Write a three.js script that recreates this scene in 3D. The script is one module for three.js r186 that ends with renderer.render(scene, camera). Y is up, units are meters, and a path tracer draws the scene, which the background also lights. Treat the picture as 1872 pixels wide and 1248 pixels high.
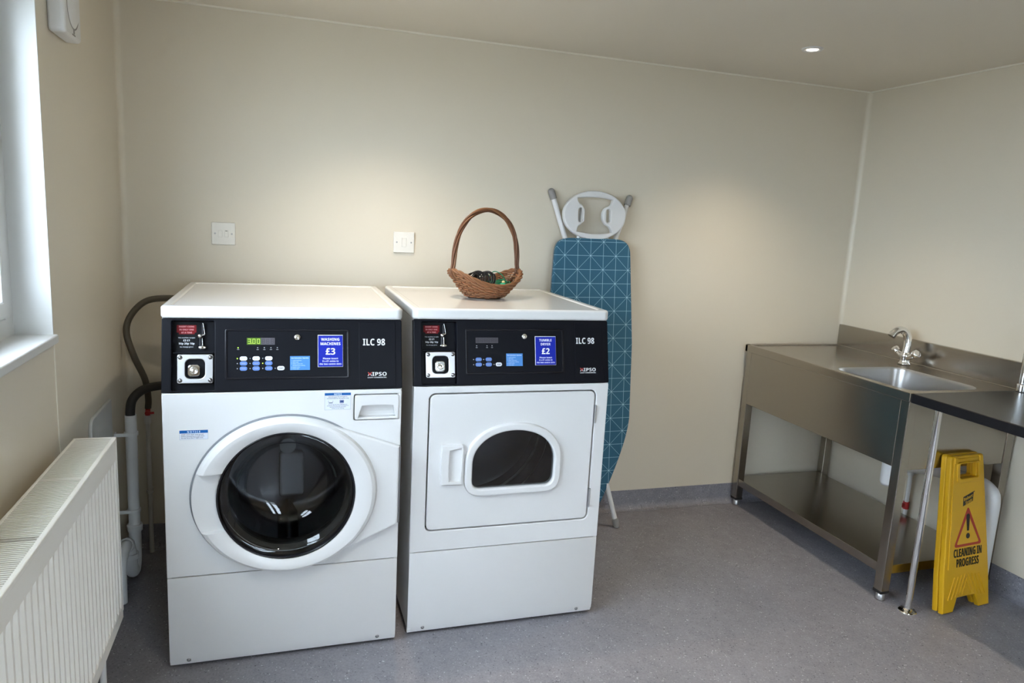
import * as THREE from 'three';
import { RoundedBoxGeometry } from 'three/addons/geometries/RoundedBoxGeometry.js';
import { TextGeometry } from 'three/addons/geometries/TextGeometry.js';
import { FontLoader } from 'three/addons/loaders/FontLoader.js';
import { mergeGeometries, toCreasedNormals } from 'three/addons/utils/BufferGeometryUtils.js';
import { Brush, Evaluator, SUBTRACTION } from 'three-bvh-csg';

// ---------------------------------------------------------------- camera, sky, exposure
const scene = new THREE.Scene();
const camera = new THREE.PerspectiveCamera(2 * Math.atan(624 / 1309.9) * 180 / Math.PI, 1872 / 1248, 0.05, 60);
camera.rotation.order = 'YXZ';
camera.position.set(0.330, 1.4066, 3.0514);
camera.rotation.set(-0.1705, -0.3136, 0.0538);
scene.background = new THREE.Color().setRGB(13.2, 15.2, 18.2);          // bright overcast daylight
const renderer = new THREE.WebGLRenderer({ antialias: true });
renderer.toneMapping = THREE.LinearToneMapping;
renderer.toneMappingExposure = 1.23;
renderer.shadowMap.enabled = true;
const LAMP = { color: new THREE.Color().setRGB(1.0, 0.83, 0.60), candela: 2.8 };

// ---------------------------------------------------------------- helpers
let seed = 7;
const rnd = () => { seed = (seed * 1664525 + 1013904223) >>> 0; return seed / 4294967296; };
const V = (x, y, z) => new THREE.Vector3(x, y, z);
const used = {};
function numbered(n) { used[n] = (used[n] ?? -1) + 1; return used[n] ? n + '_' + String(used[n]).padStart(3, '0') : n; }
function clean(g) {
  const o = g.index ? g.toNonIndexed() : g.clone();
  for (const k of Object.keys(o.attributes)) if (!['position', 'normal', 'uv'].includes(k)) o.deleteAttribute(k);
  if (!o.attributes.uv) o.setAttribute('uv', new THREE.BufferAttribute(new Float32Array(o.attributes.position.count * 2), 2));
  o.morphAttributes = {};
  return o;
}
const join = (gs) => Array.isArray(gs) ? (gs.length === 1 ? gs[0] : mergeGeometries(gs.map(clean))) : gs;
function obj(name, gs, m, parent = scene) {
  const o = new THREE.Mesh(join(gs), m);
  o.name = parent === scene ? numbered(name) : name;
  o.castShadow = o.receiveShadow = true;
  parent.add(o);
  return o;
}
function thing(name, label, category, [x, y, z] = [0, 0, 0], turn = 0, group) {
  const o = new THREE.Group(); o.name = numbered(name); scene.add(o);
  o.position.set(x, y, z); o.rotation.y = turn;
  o.userData = { label, category }; if (group) o.userData.group = group;
  return o;
}
function tag(o, label, category, group) { o.userData = { label, category }; if (group) o.userData.group = group; return o; }
function struct(name, gs, m, label, category) {
  const o = obj(name, gs, m); o.userData = { kind: 'structure', label, category }; return o;
}
const box = (x0, y0, z0, x1, y1, z1) => new THREE.BoxGeometry(x1 - x0, y1 - y0, z1 - z0).translate((x0 + x1) / 2, (y0 + y1) / 2, (z0 + z1) / 2);
const rbox = (x0, y0, z0, x1, y1, z1, r = 0.003, s = 2) => new RoundedBoxGeometry(x1 - x0, y1 - y0, z1 - z0, s, r).translate((x0 + x1) / 2, (y0 + y1) / 2, (z0 + z1) / 2);
function rrect(x0, y0, x1, y1, r, S = THREE.Shape) {
  const s = new S(), [a, b, c, d] = Array.isArray(r) ? r : [r, r, r, r];   // bottom-left, bottom-right, top-right, top-left
  s.moveTo(x0 + a, y0); s.lineTo(x1 - b, y0); if (b) s.absarc(x1 - b, y0 + b, b, -Math.PI / 2, 0);
  s.lineTo(x1, y1 - c); if (c) s.absarc(x1 - c, y1 - c, c, 0, Math.PI / 2);
  s.lineTo(x0 + d, y1); if (d) s.absarc(x0 + d, y1 - d, d, Math.PI / 2, Math.PI);
  s.lineTo(x0, y0 + a); if (a) s.absarc(x0 + a, y0 + a, a, Math.PI, Math.PI * 1.5);
  return s;
}
// plate between z0 and z1 with rounded front edges; bevel eats inwards
function plate(shape, z0, z1, bevel = 0, seg = 8, bs = 2) {
  const g = new THREE.ExtrudeGeometry(shape, { depth: Math.max(1e-5, z1 - z0 - 2 * bevel), bevelEnabled: bevel > 0, bevelThickness: bevel, bevelSize: bevel, bevelOffset: -bevel, bevelSegments: bs, curveSegments: seg });
  return g.translate(0, 0, z0 + bevel);
}
function cyl(a, b, r, r2 = r, n = 20, open = false) {
  const d = b.clone().sub(a), g = new THREE.CylinderGeometry(r2, r, d.length(), n, 1, open);
  g.applyQuaternion(new THREE.Quaternion().setFromUnitVectors(V(0, 1, 0), d.clone().normalize()));
  const m = a.clone().add(b).multiplyScalar(0.5); return g.translate(m.x, m.y, m.z);
}
const tube = (pts, r, seg = 48, rad = 10, closed = false, tension = 0.5) => new THREE.TubeGeometry(new THREE.CatmullRomCurve3(pts, closed, 'catmullrom', tension), seg, r, rad, closed);
const lathe = (pts, n = 48) => new THREE.LatheGeometry(pts.map(([r, y]) => new THREE.Vector2(r, y)), n);
const latheZ = (pts, n = 64) => lathe(pts, n).rotateX(Math.PI / 2);           // axis along +z
function uvMetres(g, k = 1) {                                                  // box-projected uv in metres
  const p = g.attributes.position, n = g.attributes.normal, uv = new Float32Array(p.count * 2);
  for (let i = 0; i < p.count; i++) {
    const ax = Math.abs(n.getX(i)), ay = Math.abs(n.getY(i)), az = Math.abs(n.getZ(i));
    const [u, v] = ay >= ax && ay >= az ? [p.getX(i), p.getZ(i)] : ax >= az ? [p.getZ(i), p.getY(i)] : [p.getX(i), p.getY(i)];
    uv[2 * i] = u * k; uv[2 * i + 1] = v * k;
  }
  g.setAttribute('uv', new THREE.BufferAttribute(uv, 2)); return g;
}
function dataTex(n, fn, srgb = true, rep = 1) {
  const d = new Uint8Array(n * n * 4);
  for (let y = 0; y < n; y++) for (let x = 0; x < n; x++) { const c = fn(x, y, n), i = (y * n + x) * 4; d[i] = c[0]; d[i + 1] = c[1]; d[i + 2] = c[2]; d[i + 3] = 255; }
  const t = new THREE.DataTexture(d, n, n); t.wrapS = t.wrapT = THREE.RepeatWrapping; t.magFilter = THREE.LinearFilter; t.minFilter = THREE.LinearMipmapLinearFilter; t.generateMipmaps = true;
  if (srgb) t.colorSpace = THREE.SRGBColorSpace; t.repeat.set(rep, rep); t.needsUpdate = true; return t;
}
function canvasTex(w, h, draw) {
  const c = document.createElement('canvas'); c.width = w; c.height = h; draw(c.getContext('2d'), w, h);
  const t = new THREE.CanvasTexture(c); t.colorSpace = THREE.SRGBColorSpace; t.anisotropy = 4; return t;
}
const lin = (r, g, b) => new THREE.Color().setRGB(r, g, b);
const std = (color, roughness = 0.5, metalness = 0, extra = {}) => new THREE.MeshStandardMaterial({ color: Array.isArray(color) ? lin(...color) : new THREE.Color(color), roughness, metalness, ...extra });
const phys = (color, roughness, extra = {}) => new THREE.MeshPhysicalMaterial({ color: Array.isArray(color) ? lin(...color) : new THREE.Color(color), roughness, ...extra });
// tileable value noise
function noiseGrid(n, cells) {
  const g = Float32Array.from({ length: cells * cells }, rnd);
  const s = (t) => t * t * (3 - 2 * t);
  return (x, y) => {
    const fx = x / n * cells, fy = y / n * cells, ix = Math.floor(fx), iy = Math.floor(fy), tx = s(fx - ix), ty = s(fy - iy);
    const at = (a, b) => g[((b % cells + cells) % cells) * cells + ((a % cells + cells) % cells)];
    return (at(ix, iy) * (1 - tx) + at(ix + 1, iy) * tx) * (1 - ty) + (at(ix, iy + 1) * (1 - tx) + at(ix + 1, iy + 1) * tx) * ty;
  };
}

// ---------------------------------------------------------------- materials
const M = {};
{
  const n = 1024, a = noiseGrid(n, 6), b = noiseGrid(n, 40), c = noiseGrid(n, 260);
  const spk = new Float32Array(n * n);
  for (let k = 0; k < 5200; k++) {
    const x = rnd() * n | 0, y = rnd() * n | 0, q = rnd(), v = q < 0.45 ? 40 + rnd() * 34 : q < 0.8 ? -(30 + rnd() * 24) : -(44 + rnd() * 26), w = 1 + (rnd() * 3.4 | 0), h = 1 + (rnd() * 3.4 | 0);
    for (let j = 0; j < h; j++) for (let i = 0; i < w; i++) spk[((y + j) % n) * n + (x + i) % n] = v;
  }
  const t = dataTex(n, (x, y) => {
    const m = (a(x, y) - 0.5) * 7 + (b(x, y) - 0.5) * 8 + (c(x, y) - 0.5) * 16 + spk[y * n + x];
    return [131 + m, 130 + m, 138 + m].map((v) => Math.max(0, Math.min(255, v)));
  });
  const r = dataTex(512, (() => { const q = noiseGrid(512, 30), w = noiseGrid(512, 5); return (x, y) => { const v = 120 + q(x, y) * 50 + w(x, y) * 40; return [v, v, v]; }; })(), false);
  M.floor = std([1, 1, 1], 0.75, 0, { map: t, roughnessMap: r });
}
{ // smooth plastic wall cladding
  const a = noiseGrid(512, 4), b = noiseGrid(512, 90);
  const bump = dataTex(512, (x, y) => { const v = 128 + (a(x, y) - 0.5) * 120 + (b(x, y) - 0.5) * 22; return [v, v, v]; }, false);
  M.wall = std([0.69, 0.627, 0.515], 0.34, 0, { bumpMap: bump, bumpScale: 0.0012 });
  M.ceiling = std([0.74, 0.685, 0.59], 0.45);
  M.trim = std([0.80, 0.765, 0.66], 0.4);
}
M.white = std([0.71, 0.71, 0.71], 0.28);              // enamelled machine panels
M.lid = std([0.70, 0.70, 0.695], 0.12);
M.plasticWhite = std([0.72, 0.72, 0.72], 0.35);
M.upvc = std([0.66, 0.66, 0.645], 0.3);
M.switch = std([0.78, 0.76, 0.71], 0.35);
M.radiator = std([0.73, 0.72, 0.68], 0.32);
M.pipe = std([0.62, 0.62, 0.61], 0.45);
M.black = phys([0.0055, 0.006, 0.009], 0.42, { specularIntensity: 0.22 });
M.blackGloss = phys([0.010, 0.010, 0.013], 0.2, { specularIntensity: 0.6 });
M.rubber = std([0.012, 0.012, 0.012], 0.6);
M.gap = std([0.03, 0.03, 0.03], 0.8);
M.hose = std([0.085, 0.075, 0.055], 0.55);
M.chrome = std([0.82, 0.82, 0.82], 0.08, 1);
M.satin = std([0.55, 0.55, 0.56], 0.35, 1);
M.darkSteel = std([0.30, 0.30, 0.31], 0.35, 1);
M.drum = std([0.22, 0.22, 0.23], 0.4, 1);
M.red = std([0.45, 0.03, 0.03], 0.45);
M.greyCap = std([0.28, 0.27, 0.26], 0.6);
M.print = std([0.78, 0.79, 0.80], 0.5);
M.printRed = std([0.55, 0.05, 0.04], 0.5);
M.ink = std([0.012, 0.010, 0.010], 0.5);
M.yellow = std([0.72, 0.40, 0.008], 0.42);
M.signRed = std([0.42, 0.03, 0.012], 0.5);
M.counter = phys([0.010, 0.0105, 0.0135], 0.3, { specularIntensity: 0.6 });
{ // brushed stainless steel, streaks along u
  const n = 512, row = Float32Array.from({ length: n }, rnd), sm = noiseGrid(n, 7), fine = noiseGrid(n, 128);
  const rough = dataTex(n, (x, y) => { const v = 122 + row[y] * 2 + (sm(x, y) - 0.5) * 16 + (fine(x, y) - 0.5) * 3; return [v, v, v]; }, false);
  M.steel = std([0.40, 0.37, 0.325], 0.47, 1, { roughnessMap: rough });
  M.steelBowl = std([0.50, 0.49, 0.48], 0.7, 1, { roughnessMap: rough });
}
M.glassDark = phys([0.50, 0.52, 0.54], 0.03, { transmission: 1, thickness: 0, ior: 1.5 });
M.glass = phys([0.96, 0.98, 0.97], 0.01, { transmission: 1, thickness: 0, ior: 1.5 });

// ---------------------------------------------------------------- room shell
const XL = -0.25, XR = 3.139, HC = 2.123, ZB = 4.3, T = 0.2;
const WIN = { z0: 0.915, z1: 2.62, y0: 1.035, y1: 1.99 };
const DOOR = { x0: 0.7, x1: 1.65, y1: 2.02 };
struct('floor', uvMetres(box(XL - T, -0.1, -T, XR + T, 0, ZB + T), 1 / 1.1), M.floor, 'grey speckled safety vinyl floor', 'floor');
struct('ceiling', box(XL - T, HC, -T, XR + T, HC + 0.15, ZB + T), M.ceiling, 'flat cream ceiling', 'ceiling');
struct('wall_back', uvMetres(box(XL - T, 0, -T, XR + T, HC, 0)), M.wall, 'cream wall behind the washing machine and dryer', 'wall');
struct('wall_right', uvMetres(box(XR, 0, 0, XR + T, HC, ZB)), M.wall, 'cream wall behind the steel sink', 'wall');
struct('wall_left', [box(XL - T, 0, 0, XL, HC, WIN.z0), box(XL - T, 0, WIN.z1, XL, HC, ZB), box(XL - T, 0, WIN.z0, XL, WIN.y0, WIN.z1), box(XL - T, WIN.y1, WIN.z0, XL, HC, WIN.z1)].map((g) => uvMetres(g)), M.wall, 'cream wall with the window above the radiator', 'wall');
struct('wall_front', [box(XL - T, 0, ZB, DOOR.x0, HC, ZB + T), box(DOOR.x1, 0, ZB, XR + T, HC, ZB + T), box(DOOR.x0, DOOR.y1, ZB, DOOR.x1, HC, ZB + T)].map((g) => uvMetres(g)), M.wall, 'cream wall with the glazed door opposite the machines', 'wall');
struct('ground', box(-30, -0.4, -30, 34, -0.3, 34), std([0.25, 0.245, 0.215], 0.95), 'pale gravel outside the building', 'ground');
// coved vinyl skirting: profile swept along each wall
function cove(len, h = 0.1, r = 0.03) {
  const s = new THREE.Shape(); s.moveTo(0, 0); s.lineTo(r + 0.004, 0); s.lineTo(r + 0.004, 0.0015);
  s.absarc(r + 0.004, r + 0.0015, r, -Math.PI / 2, -Math.PI, true); s.lineTo(0.004, h); s.lineTo(0, h); s.lineTo(0, 0);
  return new THREE.ExtrudeGeometry(s, { depth: len, bevelEnabled: false, curveSegments: 10 });   // wall at x=0, runs along +z
}
const L = XR - XL;
struct('baseboard_back', uvMetres(cove(L).rotateY(-Math.PI / 2).translate(XR, 0, 0), 1 / 1.1), M.floor, 'coved grey vinyl skirting along the back wall', 'skirting');
struct('baseboard_left', uvMetres(cove(ZB).translate(XL, 0, 0), 1 / 1.1), M.floor, 'coved grey vinyl skirting below the radiator', 'skirting');
struct('baseboard_right', uvMetres(cove(ZB).rotateY(Math.PI).translate(XR, 0, ZB), 1 / 1.1), M.floor, 'coved grey vinyl skirting under the sink', 'skirting');
// thin joint trims of the cladding
struct('trim_1', box(XL, HC - 0.006, 0, XR, HC, 0.006), M.trim, 'thin pale trim between ceiling and back wall', 'trim');
struct('trim_2', box(XR - 0.006, HC - 0.006, 0, XR, HC, ZB), M.trim, 'thin pale trim between ceiling and right wall', 'trim');
struct('trim_3', box(XL, HC - 0.006, 0, XL + 0.006, HC, ZB), M.trim, 'thin pale trim between ceiling and left wall', 'trim');
function coveStrip(r, h0, h1) {   // concave corner strip in the +x +z quadrant
  const s = new THREE.Shape(); s.moveTo(0, 0); s.lineTo(r, 0); s.absarc(r, r, r, -Math.PI / 2, -Math.PI, true); s.lineTo(0, 0);
  return new THREE.ExtrudeGeometry(s, { depth: h1 - h0, bevelEnabled: false, curveSegments: 8 }).rotateX(Math.PI / 2).translate(0, h1, 0);
}
struct('trim_4', coveStrip(0.022, 0.1, HC).translate(XL, 0, 0), M.wall, 'coved corner strip left of the washing machine', 'trim');
struct('trim_5', coveStrip(0.022, 0.1, HC).rotateY(-Math.PI / 2).translate(XR, 0, 0), M.wall, 'coved corner strip behind the sink', 'trim');
struct('trim_6', rbox(XL - 0.001, 0.1, 0.906, XL + 0.0022, WIN.y0 - 0.02, 0.912, 0.001), M.trim, 'thin vertical cladding joint under the window corner', 'trim');

// window_1: uPVC frame in a deep reveal, white sill
{
  const w = new THREE.Group(); w.name = 'window_1'; scene.add(w); w.userData = { kind: 'structure', label: 'white framed window in a deep reveal above the radiator', category: 'window' };
  const { z0, z1, y0, y1 } = WIN, xf0 = XL - 0.15, xf1 = XL - 0.085, f = 0.055;
  const inz = (s) => plate(s, 0, xf1 - xf0, 0.004).rotateY(-Math.PI / 2).translate(xf1, 0, 0);      // shape x -> world z
  const ring = (a0, b0, a1, b1, t) => { const s = rrect(a0, b0, a1, b1, 0); s.holes.push(rrect(a0 + t, b0 + t, a1 - t, b1 - t, 0, THREE.Path)); return s; };
  obj('window_frame', inz(ring(z0, y0, z1, y1, f)), M.upvc, w);
  const zm = (z0 + z1) / 2;
  obj('mullion', rbox(xf0, y0 + f, zm - 0.035, xf1, y1 - f, zm + 0.035, 0.004), M.upvc, w);
  for (const [a, b] of [[z0 + f, zm - 0.035], [zm + 0.035, z1 - f]]) {
    const sash = obj('sash', plate(ring(a + 0.004, y0 + f + 0.004, b - 0.004, y1 - f - 0.004, 0.045), 0, 0.055, 0.006).rotateY(-Math.PI / 2).translate(xf1 + 0.012, 0, 0), M.upvc, w);
    obj('pane', box(xf0 + 0.03, y0 + f + 0.045, a + 0.045, xf0 + 0.034, y1 - f - 0.045, b - 0.045), M.glass, sash);
  }
  obj('window_sill', rbox(XL - 0.088, y0 - 0.018, z0 - 0.004, XL + 0.014, y0 + 0.006, z1 + 0.004, 0.005, 3), M.upvc, w);
  obj('reveal_lining', [box(XL - 0.088, y0, z0 - 0.001, XL + 0.003, y1, z0 + 0.004), box(XL - 0.088, y0, z1 - 0.004, XL + 0.003, y1, z1 + 0.001), box(XL - 0.088, y1 - 0.004, z0, XL + 0.003, y1 + 0.001, z1)], M.upvc, w);
}
// door_1: glazed double door behind the camera
{
  const d = new THREE.Group(); d.name = 'door_1'; scene.add(d); d.userData = { kind: 'structure', label: 'white glazed double door opposite the machines', category: 'door' };
  const { x0, x1, y1 } = DOOR, zc = ZB + 0.08, xm = (x0 + x1) / 2;
  const fr = rrect(x0, 0, x1, y1, 0); fr.holes.push(rrect(x0 + 0.05, 0.02, x1 - 0.05, y1 - 0.05, 0, THREE.Path));
  obj('door_frame', plate(fr, zc - 0.03, zc + 0.03, 0.003), M.upvc, d);
  for (const [a, b, s] of [[x0 + 0.054, xm - 0.003, 1], [xm + 0.003, x1 - 0.054, -1]]) {
    const lf = rrect(a, 0.024, b, y1 - 0.054, 0); lf.holes.push(rrect(a + 0.09, 0.16, b - 0.09, y1 - 0.14, 0, THREE.Path));
    const leaf = obj('door_leaf', plate(lf, zc - 0.025, zc + 0.025, 0.004), M.upvc, d);
    obj('pane', box(a + 0.09, 0.16, zc - 0.003, b - 0.09, y1 - 0.14, zc + 0.003), M.glass, leaf);
    obj('door_handle', [rbox((s > 0 ? b - 0.06 : a + 0.03), 0.95, zc - 0.036, (s > 0 ? b - 0.03 : a + 0.06), 1.15, zc - 0.024, 0.003), cyl(V(s > 0 ? b - 0.045 : a + 0.045, 1.06, zc - 0.06), V(s > 0 ? b - 0.16 : a + 0.16, 1.06, zc - 0.06), 0.009)], M.satin, leaf);
  }
}

// ---------------------------------------------------------------- ceiling downlights
{
  const glow = new THREE.MeshStandardMaterial({ color: lin(0.9, 0.9, 0.9), emissive: lin(1.0, 0.93, 0.8), emissiveIntensity: 3.0, roughness: 0.4 });
  const bez = lathe([[0.020, 0.004], [0.022, -0.001], [0.030, -0.006], [0.038, -0.006], [0.041, -0.003], [0.0415, 0.001]], 40);
  const disc = new THREE.CylinderGeometry(0.0205, 0.0205, 0.004, 32);
  const make = (x, z, label) => {
    const d = thing('ceiling_downlight', label, 'downlight', [x, HC, z], 0, 'recessed ceiling downlights');
    obj('bezel', bez, M.plasticWhite, d);
    obj('lamp', disc.clone().translate(0, -0.0035, 0), glow, d);
    const s = new THREE.SpotLight(LAMP.color, LAMP.candela, 0, 0.95, 1.0, 2); s.name = 'downlight_beam';
    s.position.set(0, -0.012, 0); s.target.position.set(0, -1, 0); s.castShadow = true; s.shadow.radius = 1; d.add(s); d.add(s.target); s.target.name = 'beam_target';
  };
  make(2.312, 0.561, 'lit recessed ceiling downlight above the steel sink');
  for (const [x, z, l] of [[0.72, 0.561, 'recessed ceiling downlight above the washing machine'], [0.72, 2.15, 'recessed ceiling downlight left in the middle row'], [2.312, 2.15, 'recessed ceiling downlight right in the middle row'], [0.72, 3.7, 'recessed ceiling downlight left near the glazed door'], [2.312, 3.7, 'recessed ceiling downlight right near the glazed door']]) make(x, z, l);
}

// ---------------------------------------------------------------- lettering
const fontB = await new FontLoader().loadAsync('fonts/droid/droid_sans_bold.typeface.json');
function letters(str, size, [x, y, z], { sx = 1, align = 'left', depth = 0.0004, skew = 0 } = {}) {
  const g = new TextGeometry(str, { font: fontB, size, depth, curveSegments: 4, bevelEnabled: false });
  g.scale(sx, 1, 1); if (skew) g.applyMatrix4(new THREE.Matrix4().makeShear(0, 0, skew, 0, 0, 0));
  g.computeBoundingBox(); const w = g.boundingBox.max.x - g.boundingBox.min.x;
  return g.translate(x - g.boundingBox.min.x - (align === 'center' ? w / 2 : align === 'right' ? w : 0), y, z);
}
const decal = (map, extra = {}) => new THREE.MeshPhysicalMaterial({ map, roughness: 0.45, specularIntensity: 0.25, ...extra });
// flat sticker in the xy plane, front face mapped
function sticker(name, x0, y0, x1, y1, z, map, parent, t = 0.0006, extra) {
  return obj(name, box(x0, y0, z - 0.0002, x1, y1, z + t), decal(map, extra), parent);
}
const F = 'sans-serif';
const txt = (c, s, x, y, size, col = '#fff', al = 'center', w = 'bold', max) => { c.fillStyle = col; c.font = `${w} ${size}px ${F}`; c.textAlign = al; c.textBaseline = 'middle'; max ? c.fillText(s, x, y, max) : c.fillText(s, x, y); };

const coinMap = canvasTex(256, 340, (c, w, h) => {
  c.fillStyle = '#08090c'; c.fillRect(0, 0, w, h);
  c.fillStyle = '#6d1015'; c.fillRect(10, 18, 232, 96); c.fillRect(36, 100, 186, 34);
  txt(c, 'INSERT COINS', 126, 38, 27, '#d69a9c', 'center', 'bold', 220); txt(c, 'IN ONLY ONE', 126, 76, 27, '#d69a9c', 'center', 'bold', 220); txt(c, 'AT A TIME', 128, 114, 27, '#d69a9c', 'center', 'bold', 180);
  txt(c, 'This machine accepts', 128, 178, 20, '#c9ccd2', 'center', 'bold', 200); txt(c, '£2 £1', 128, 212, 33, '#e8eaee'); txt(c, '50p 20p 10p', 128, 252, 33, '#e8eaee', 'center', 'bold', 205); txt(c, 'No change given', 128, 294, 20, '#c9ccd2', 'center', 'bold', 165);
});
const cardMap = canvasTex(256, 190, (c, w, h) => {
  c.fillStyle = '#4f87c9'; c.fillRect(0, 0, w, h);
  txt(c, 'Door Instructions / Operation', 128, 26, 21, '#dbe8f7', 'center', 'bold', 225);
  ['1  Load machine', '2  Add soap', '3  Select cycle and', '    temperature setting', '4  Insert coins', '5  Press start'].forEach((s, i) => txt(c, s, 14, 58 + i * 23, 18, '#cfdff3', 'left', 'normal'));
});
const priceMap = (a, b, pr, n) => canvasTex(360, 470, (c, w, h) => {
  c.fillStyle = '#1c2aa0'; c.fillRect(0, 0, w, h);
  txt(c, a, 180, 58, 58, '#f2f4ff', 'center', 'bold', 300); txt(c, b, 180, 124, 58, '#f2f4ff', 'center', 'bold', 320);
  txt(c, pr, 180, 242, 136, '#f2f4ff'); c.fillStyle = '#11122a'; c.beginPath(); c.arc(178, 166, 6, 0, 7); c.fill();
  txt(c, 'Please insert', 180, 348, 36, '#e6e9ff'); txt(c, n + ' x £1 coins in', 180, 388, 36, '#e6e9ff'); txt(c, 'the two centre slots', 180, 430, 36, '#e6e9ff', 'center', 'bold', 325);
});
const SEG = { 3: 'abcdg', 0: 'abcdef' };
function seven(c, x, y, w, h, str, col) {
  c.fillStyle = col; const t = w * 0.2;
  const R = { a: [0, 0, w, t], g: [0, h / 2 - t / 2, w, t], d: [0, h - t, w, t], f: [0, 0, t, h / 2], b: [w - t, 0, t, h / 2], e: [0, h / 2, t, h / 2], c: [w - t, h / 2, t, h / 2] };
  for (const k of str) { const r = R[k]; c.fillRect(x + r[0], y + r[1], r[2], r[3]); }
}
const dispBase = canvasTex(256, 64, (c, w, h) => { c.fillStyle = '#4a474c'; c.fillRect(0, 0, w, h); for (let i = 0; i < 6; i++) seven(c, 12 + i * 41, 10, 28, 44, 'abcdefg', '#3f3c41'); });
const dispOn = canvasTex(256, 64, (c, w, h) => { c.fillStyle = '#5a565c'; c.fillRect(0, 0, w, h); c.fillStyle = '#4d6a26'; c.fillRect(0, 0, 128, h); for (let i = 3; i < 6; i++) seven(c, 14 + i * 41, 10, 26, 44, 'abcdefg', '#494549'); });
const dispGlow = canvasTex(256, 64, (c, w, h) => { c.fillStyle = '#000'; c.fillRect(0, 0, w, h); c.fillStyle = '#1c3206'; c.fillRect(0, 0, 128, h); ['3', '0', '0'].forEach((d, i) => seven(c, 10 + i * 41, 9, 27, 46, SEG[d], '#d8f578')); c.fillStyle = '#d8f578'; c.fillRect(41, 48, 7, 7); });
const noticeSmall = canvasTex(320, 112, (c, w, h) => {
  c.fillStyle = '#d5dae4'; c.fillRect(0, 0, w, h); c.strokeStyle = '#9aa0ae'; c.lineWidth = 3; c.strokeRect(1, 1, w - 2, h - 2);
  c.fillStyle = '#1d5a9c'; c.fillRect(0, 0, w, 36); txt(c, 'N O T I C E', 160, 19, 30, '#d6e6fa', 'center', 'bold', 220);
  ['DOOR LOCK LIGHT must go out', 'before attempting to open door.', 'Do not force door if light is on.'].forEach((s, i) => txt(c, s, 18, 52 + i * 20, 17, '#5c6070', 'left', 'bold', 282));
});
const noticeBig = canvasTex(320, 200, (c, w, h) => {
  c.fillStyle = '#d9dee8'; c.fillRect(0, 0, w, h); c.strokeStyle = '#8f96a4'; c.lineWidth = 3; c.strokeRect(1, 1, w - 2, h - 2);
  c.fillStyle = '#1d5a9c'; c.fillRect(0, 0, w, 30); txt(c, 'NOTICE', 160, 16, 26, '#d6e6fa', 'center', 'bold', 130);
  txt(c, 'Add detergent HE detergent is', 160, 46, 16, '#565b68', 'center', 'bold', 280); txt(c, 'recommended for this washer only', 160, 64, 16, '#565b68', 'center', 'bold', 290);
  c.fillStyle = '#5b6478'; c.fillRect(52, 112, 44, 10); c.strokeStyle = '#6c7486'; c.lineWidth = 3; c.beginPath(); c.moveTo(46, 90); c.lineTo(52, 120); c.lineTo(96, 120); c.lineTo(102, 90); c.stroke();
  c.fillStyle = '#3a4f80'; c.fillRect(186, 88, 46, 30); c.strokeStyle = '#a08aa8'; c.beginPath(); c.arc(208, 102, 28, 0, 7); c.stroke();
  ['Do not use too much detergent as', 'excessive suds may cause the washer to', 'operate incorrectly and leave', 'residue in the clothing'].forEach((s, i) => txt(c, s, 160, 136 + i * 15, 14, '#6a7080', 'center', 'bold', 285 - i * 20));
});

// ---------------------------------------------------------------- laundry machines
const MW = 0.683, MP = 0.866, ML = 1.074, MT = 1.1096, TILT = Math.atan(0.0496 / 0.2082), PH = 0.214;
function machineBody(t, depth, W, divider) {
  // cabinet: two sides that follow the sloping control panel, rear, floor
  const s = new THREE.Shape(); s.moveTo(0.003, 0.025); s.lineTo(depth, 0.025); s.lineTo(depth, ML); s.lineTo(0.056, ML); s.lineTo(0.003, MP - 0.01); s.closePath();
  const side = (x) => plate(s, 0, 0.012, 0.001).rotateY(Math.PI / 2).translate(x, 0, 0);
  obj('side_panel', side(0.001), M.white, t); obj('side_panel', side(W - 0.013), M.white, t);
  obj('rear_panel', box(0.013, 0.025, -depth, W - 0.013, ML, -depth + 0.01), M.white, t);
  obj('base_plate', box(0.013, 0.025, -depth + 0.01, W - 0.013, 0.035, -0.02), M.gap, t);
  for (const [x, z] of [[0.06, -0.06], [W - 0.06, -0.06], [0.06, -depth + 0.06], [W - 0.06, -depth + 0.06]]) obj('foot', cyl(V(x, 0, z), V(x, 0.026, z), 0.02, 0.016), M.rubber, t);
  // lid with raised border and slightly sunken top
  const fz = -0.0496 + 0.009, x0 = -0.003, x1 = W + 0.003;
  const o = rrect(x0, 0, x1, depth + fz + 0.002, 0.02); o.holes.push(rrect(x0 + 0.03, 0.03, x1 - 0.03, depth + fz - 0.028, 0.012, THREE.Path));
  const rim = plate(o, ML, MT, 0.008, 8, 4).rotateX(-Math.PI / 2);
  const lid = obj('lid', [rim.clone().applyMatrix4(new THREE.Matrix4().makeScale(1, 1, 1)).translate(0, 0, fz), box(x0 + 0.02, ML + 0.004, -depth + 0.02, x1 - 0.02, MT - 0.0035, fz - 0.02)], M.lid, t);
  // lower service panel with chamfered toe and two screws
  const q = new THREE.Shape(); q.moveTo(0, divider - 0.002); q.lineTo(-0.02, divider - 0.002); q.lineTo(-0.02, 0.012); q.lineTo(-0.008, 0.012); q.lineTo(0, 0.04); q.closePath();
  const lowShape = plate(q, 0.001, W - 0.001, 0.0025).rotateY(Math.PI / 2).rotateY(0);
  // rotateY(90deg): shape x -> -z ; mirror so that shape x -> +z
  lowShape.applyMatrix4(new THREE.Matrix4().makeScale(1, 1, -1)); flip(lowShape);
  const lowp = obj('service_panel', toCreasedNormals(clean(lowShape), 0.5), M.white, t);
  for (const x of [0.054, W - 0.06]) obj('screw', [latheZ([[0.0001, 0.004], [0.004, 0.0035], [0.006, 0]], 14).translate(x, 0.027, -0.003)], M.darkSteel, lowp);
  return lid;
}
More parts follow.
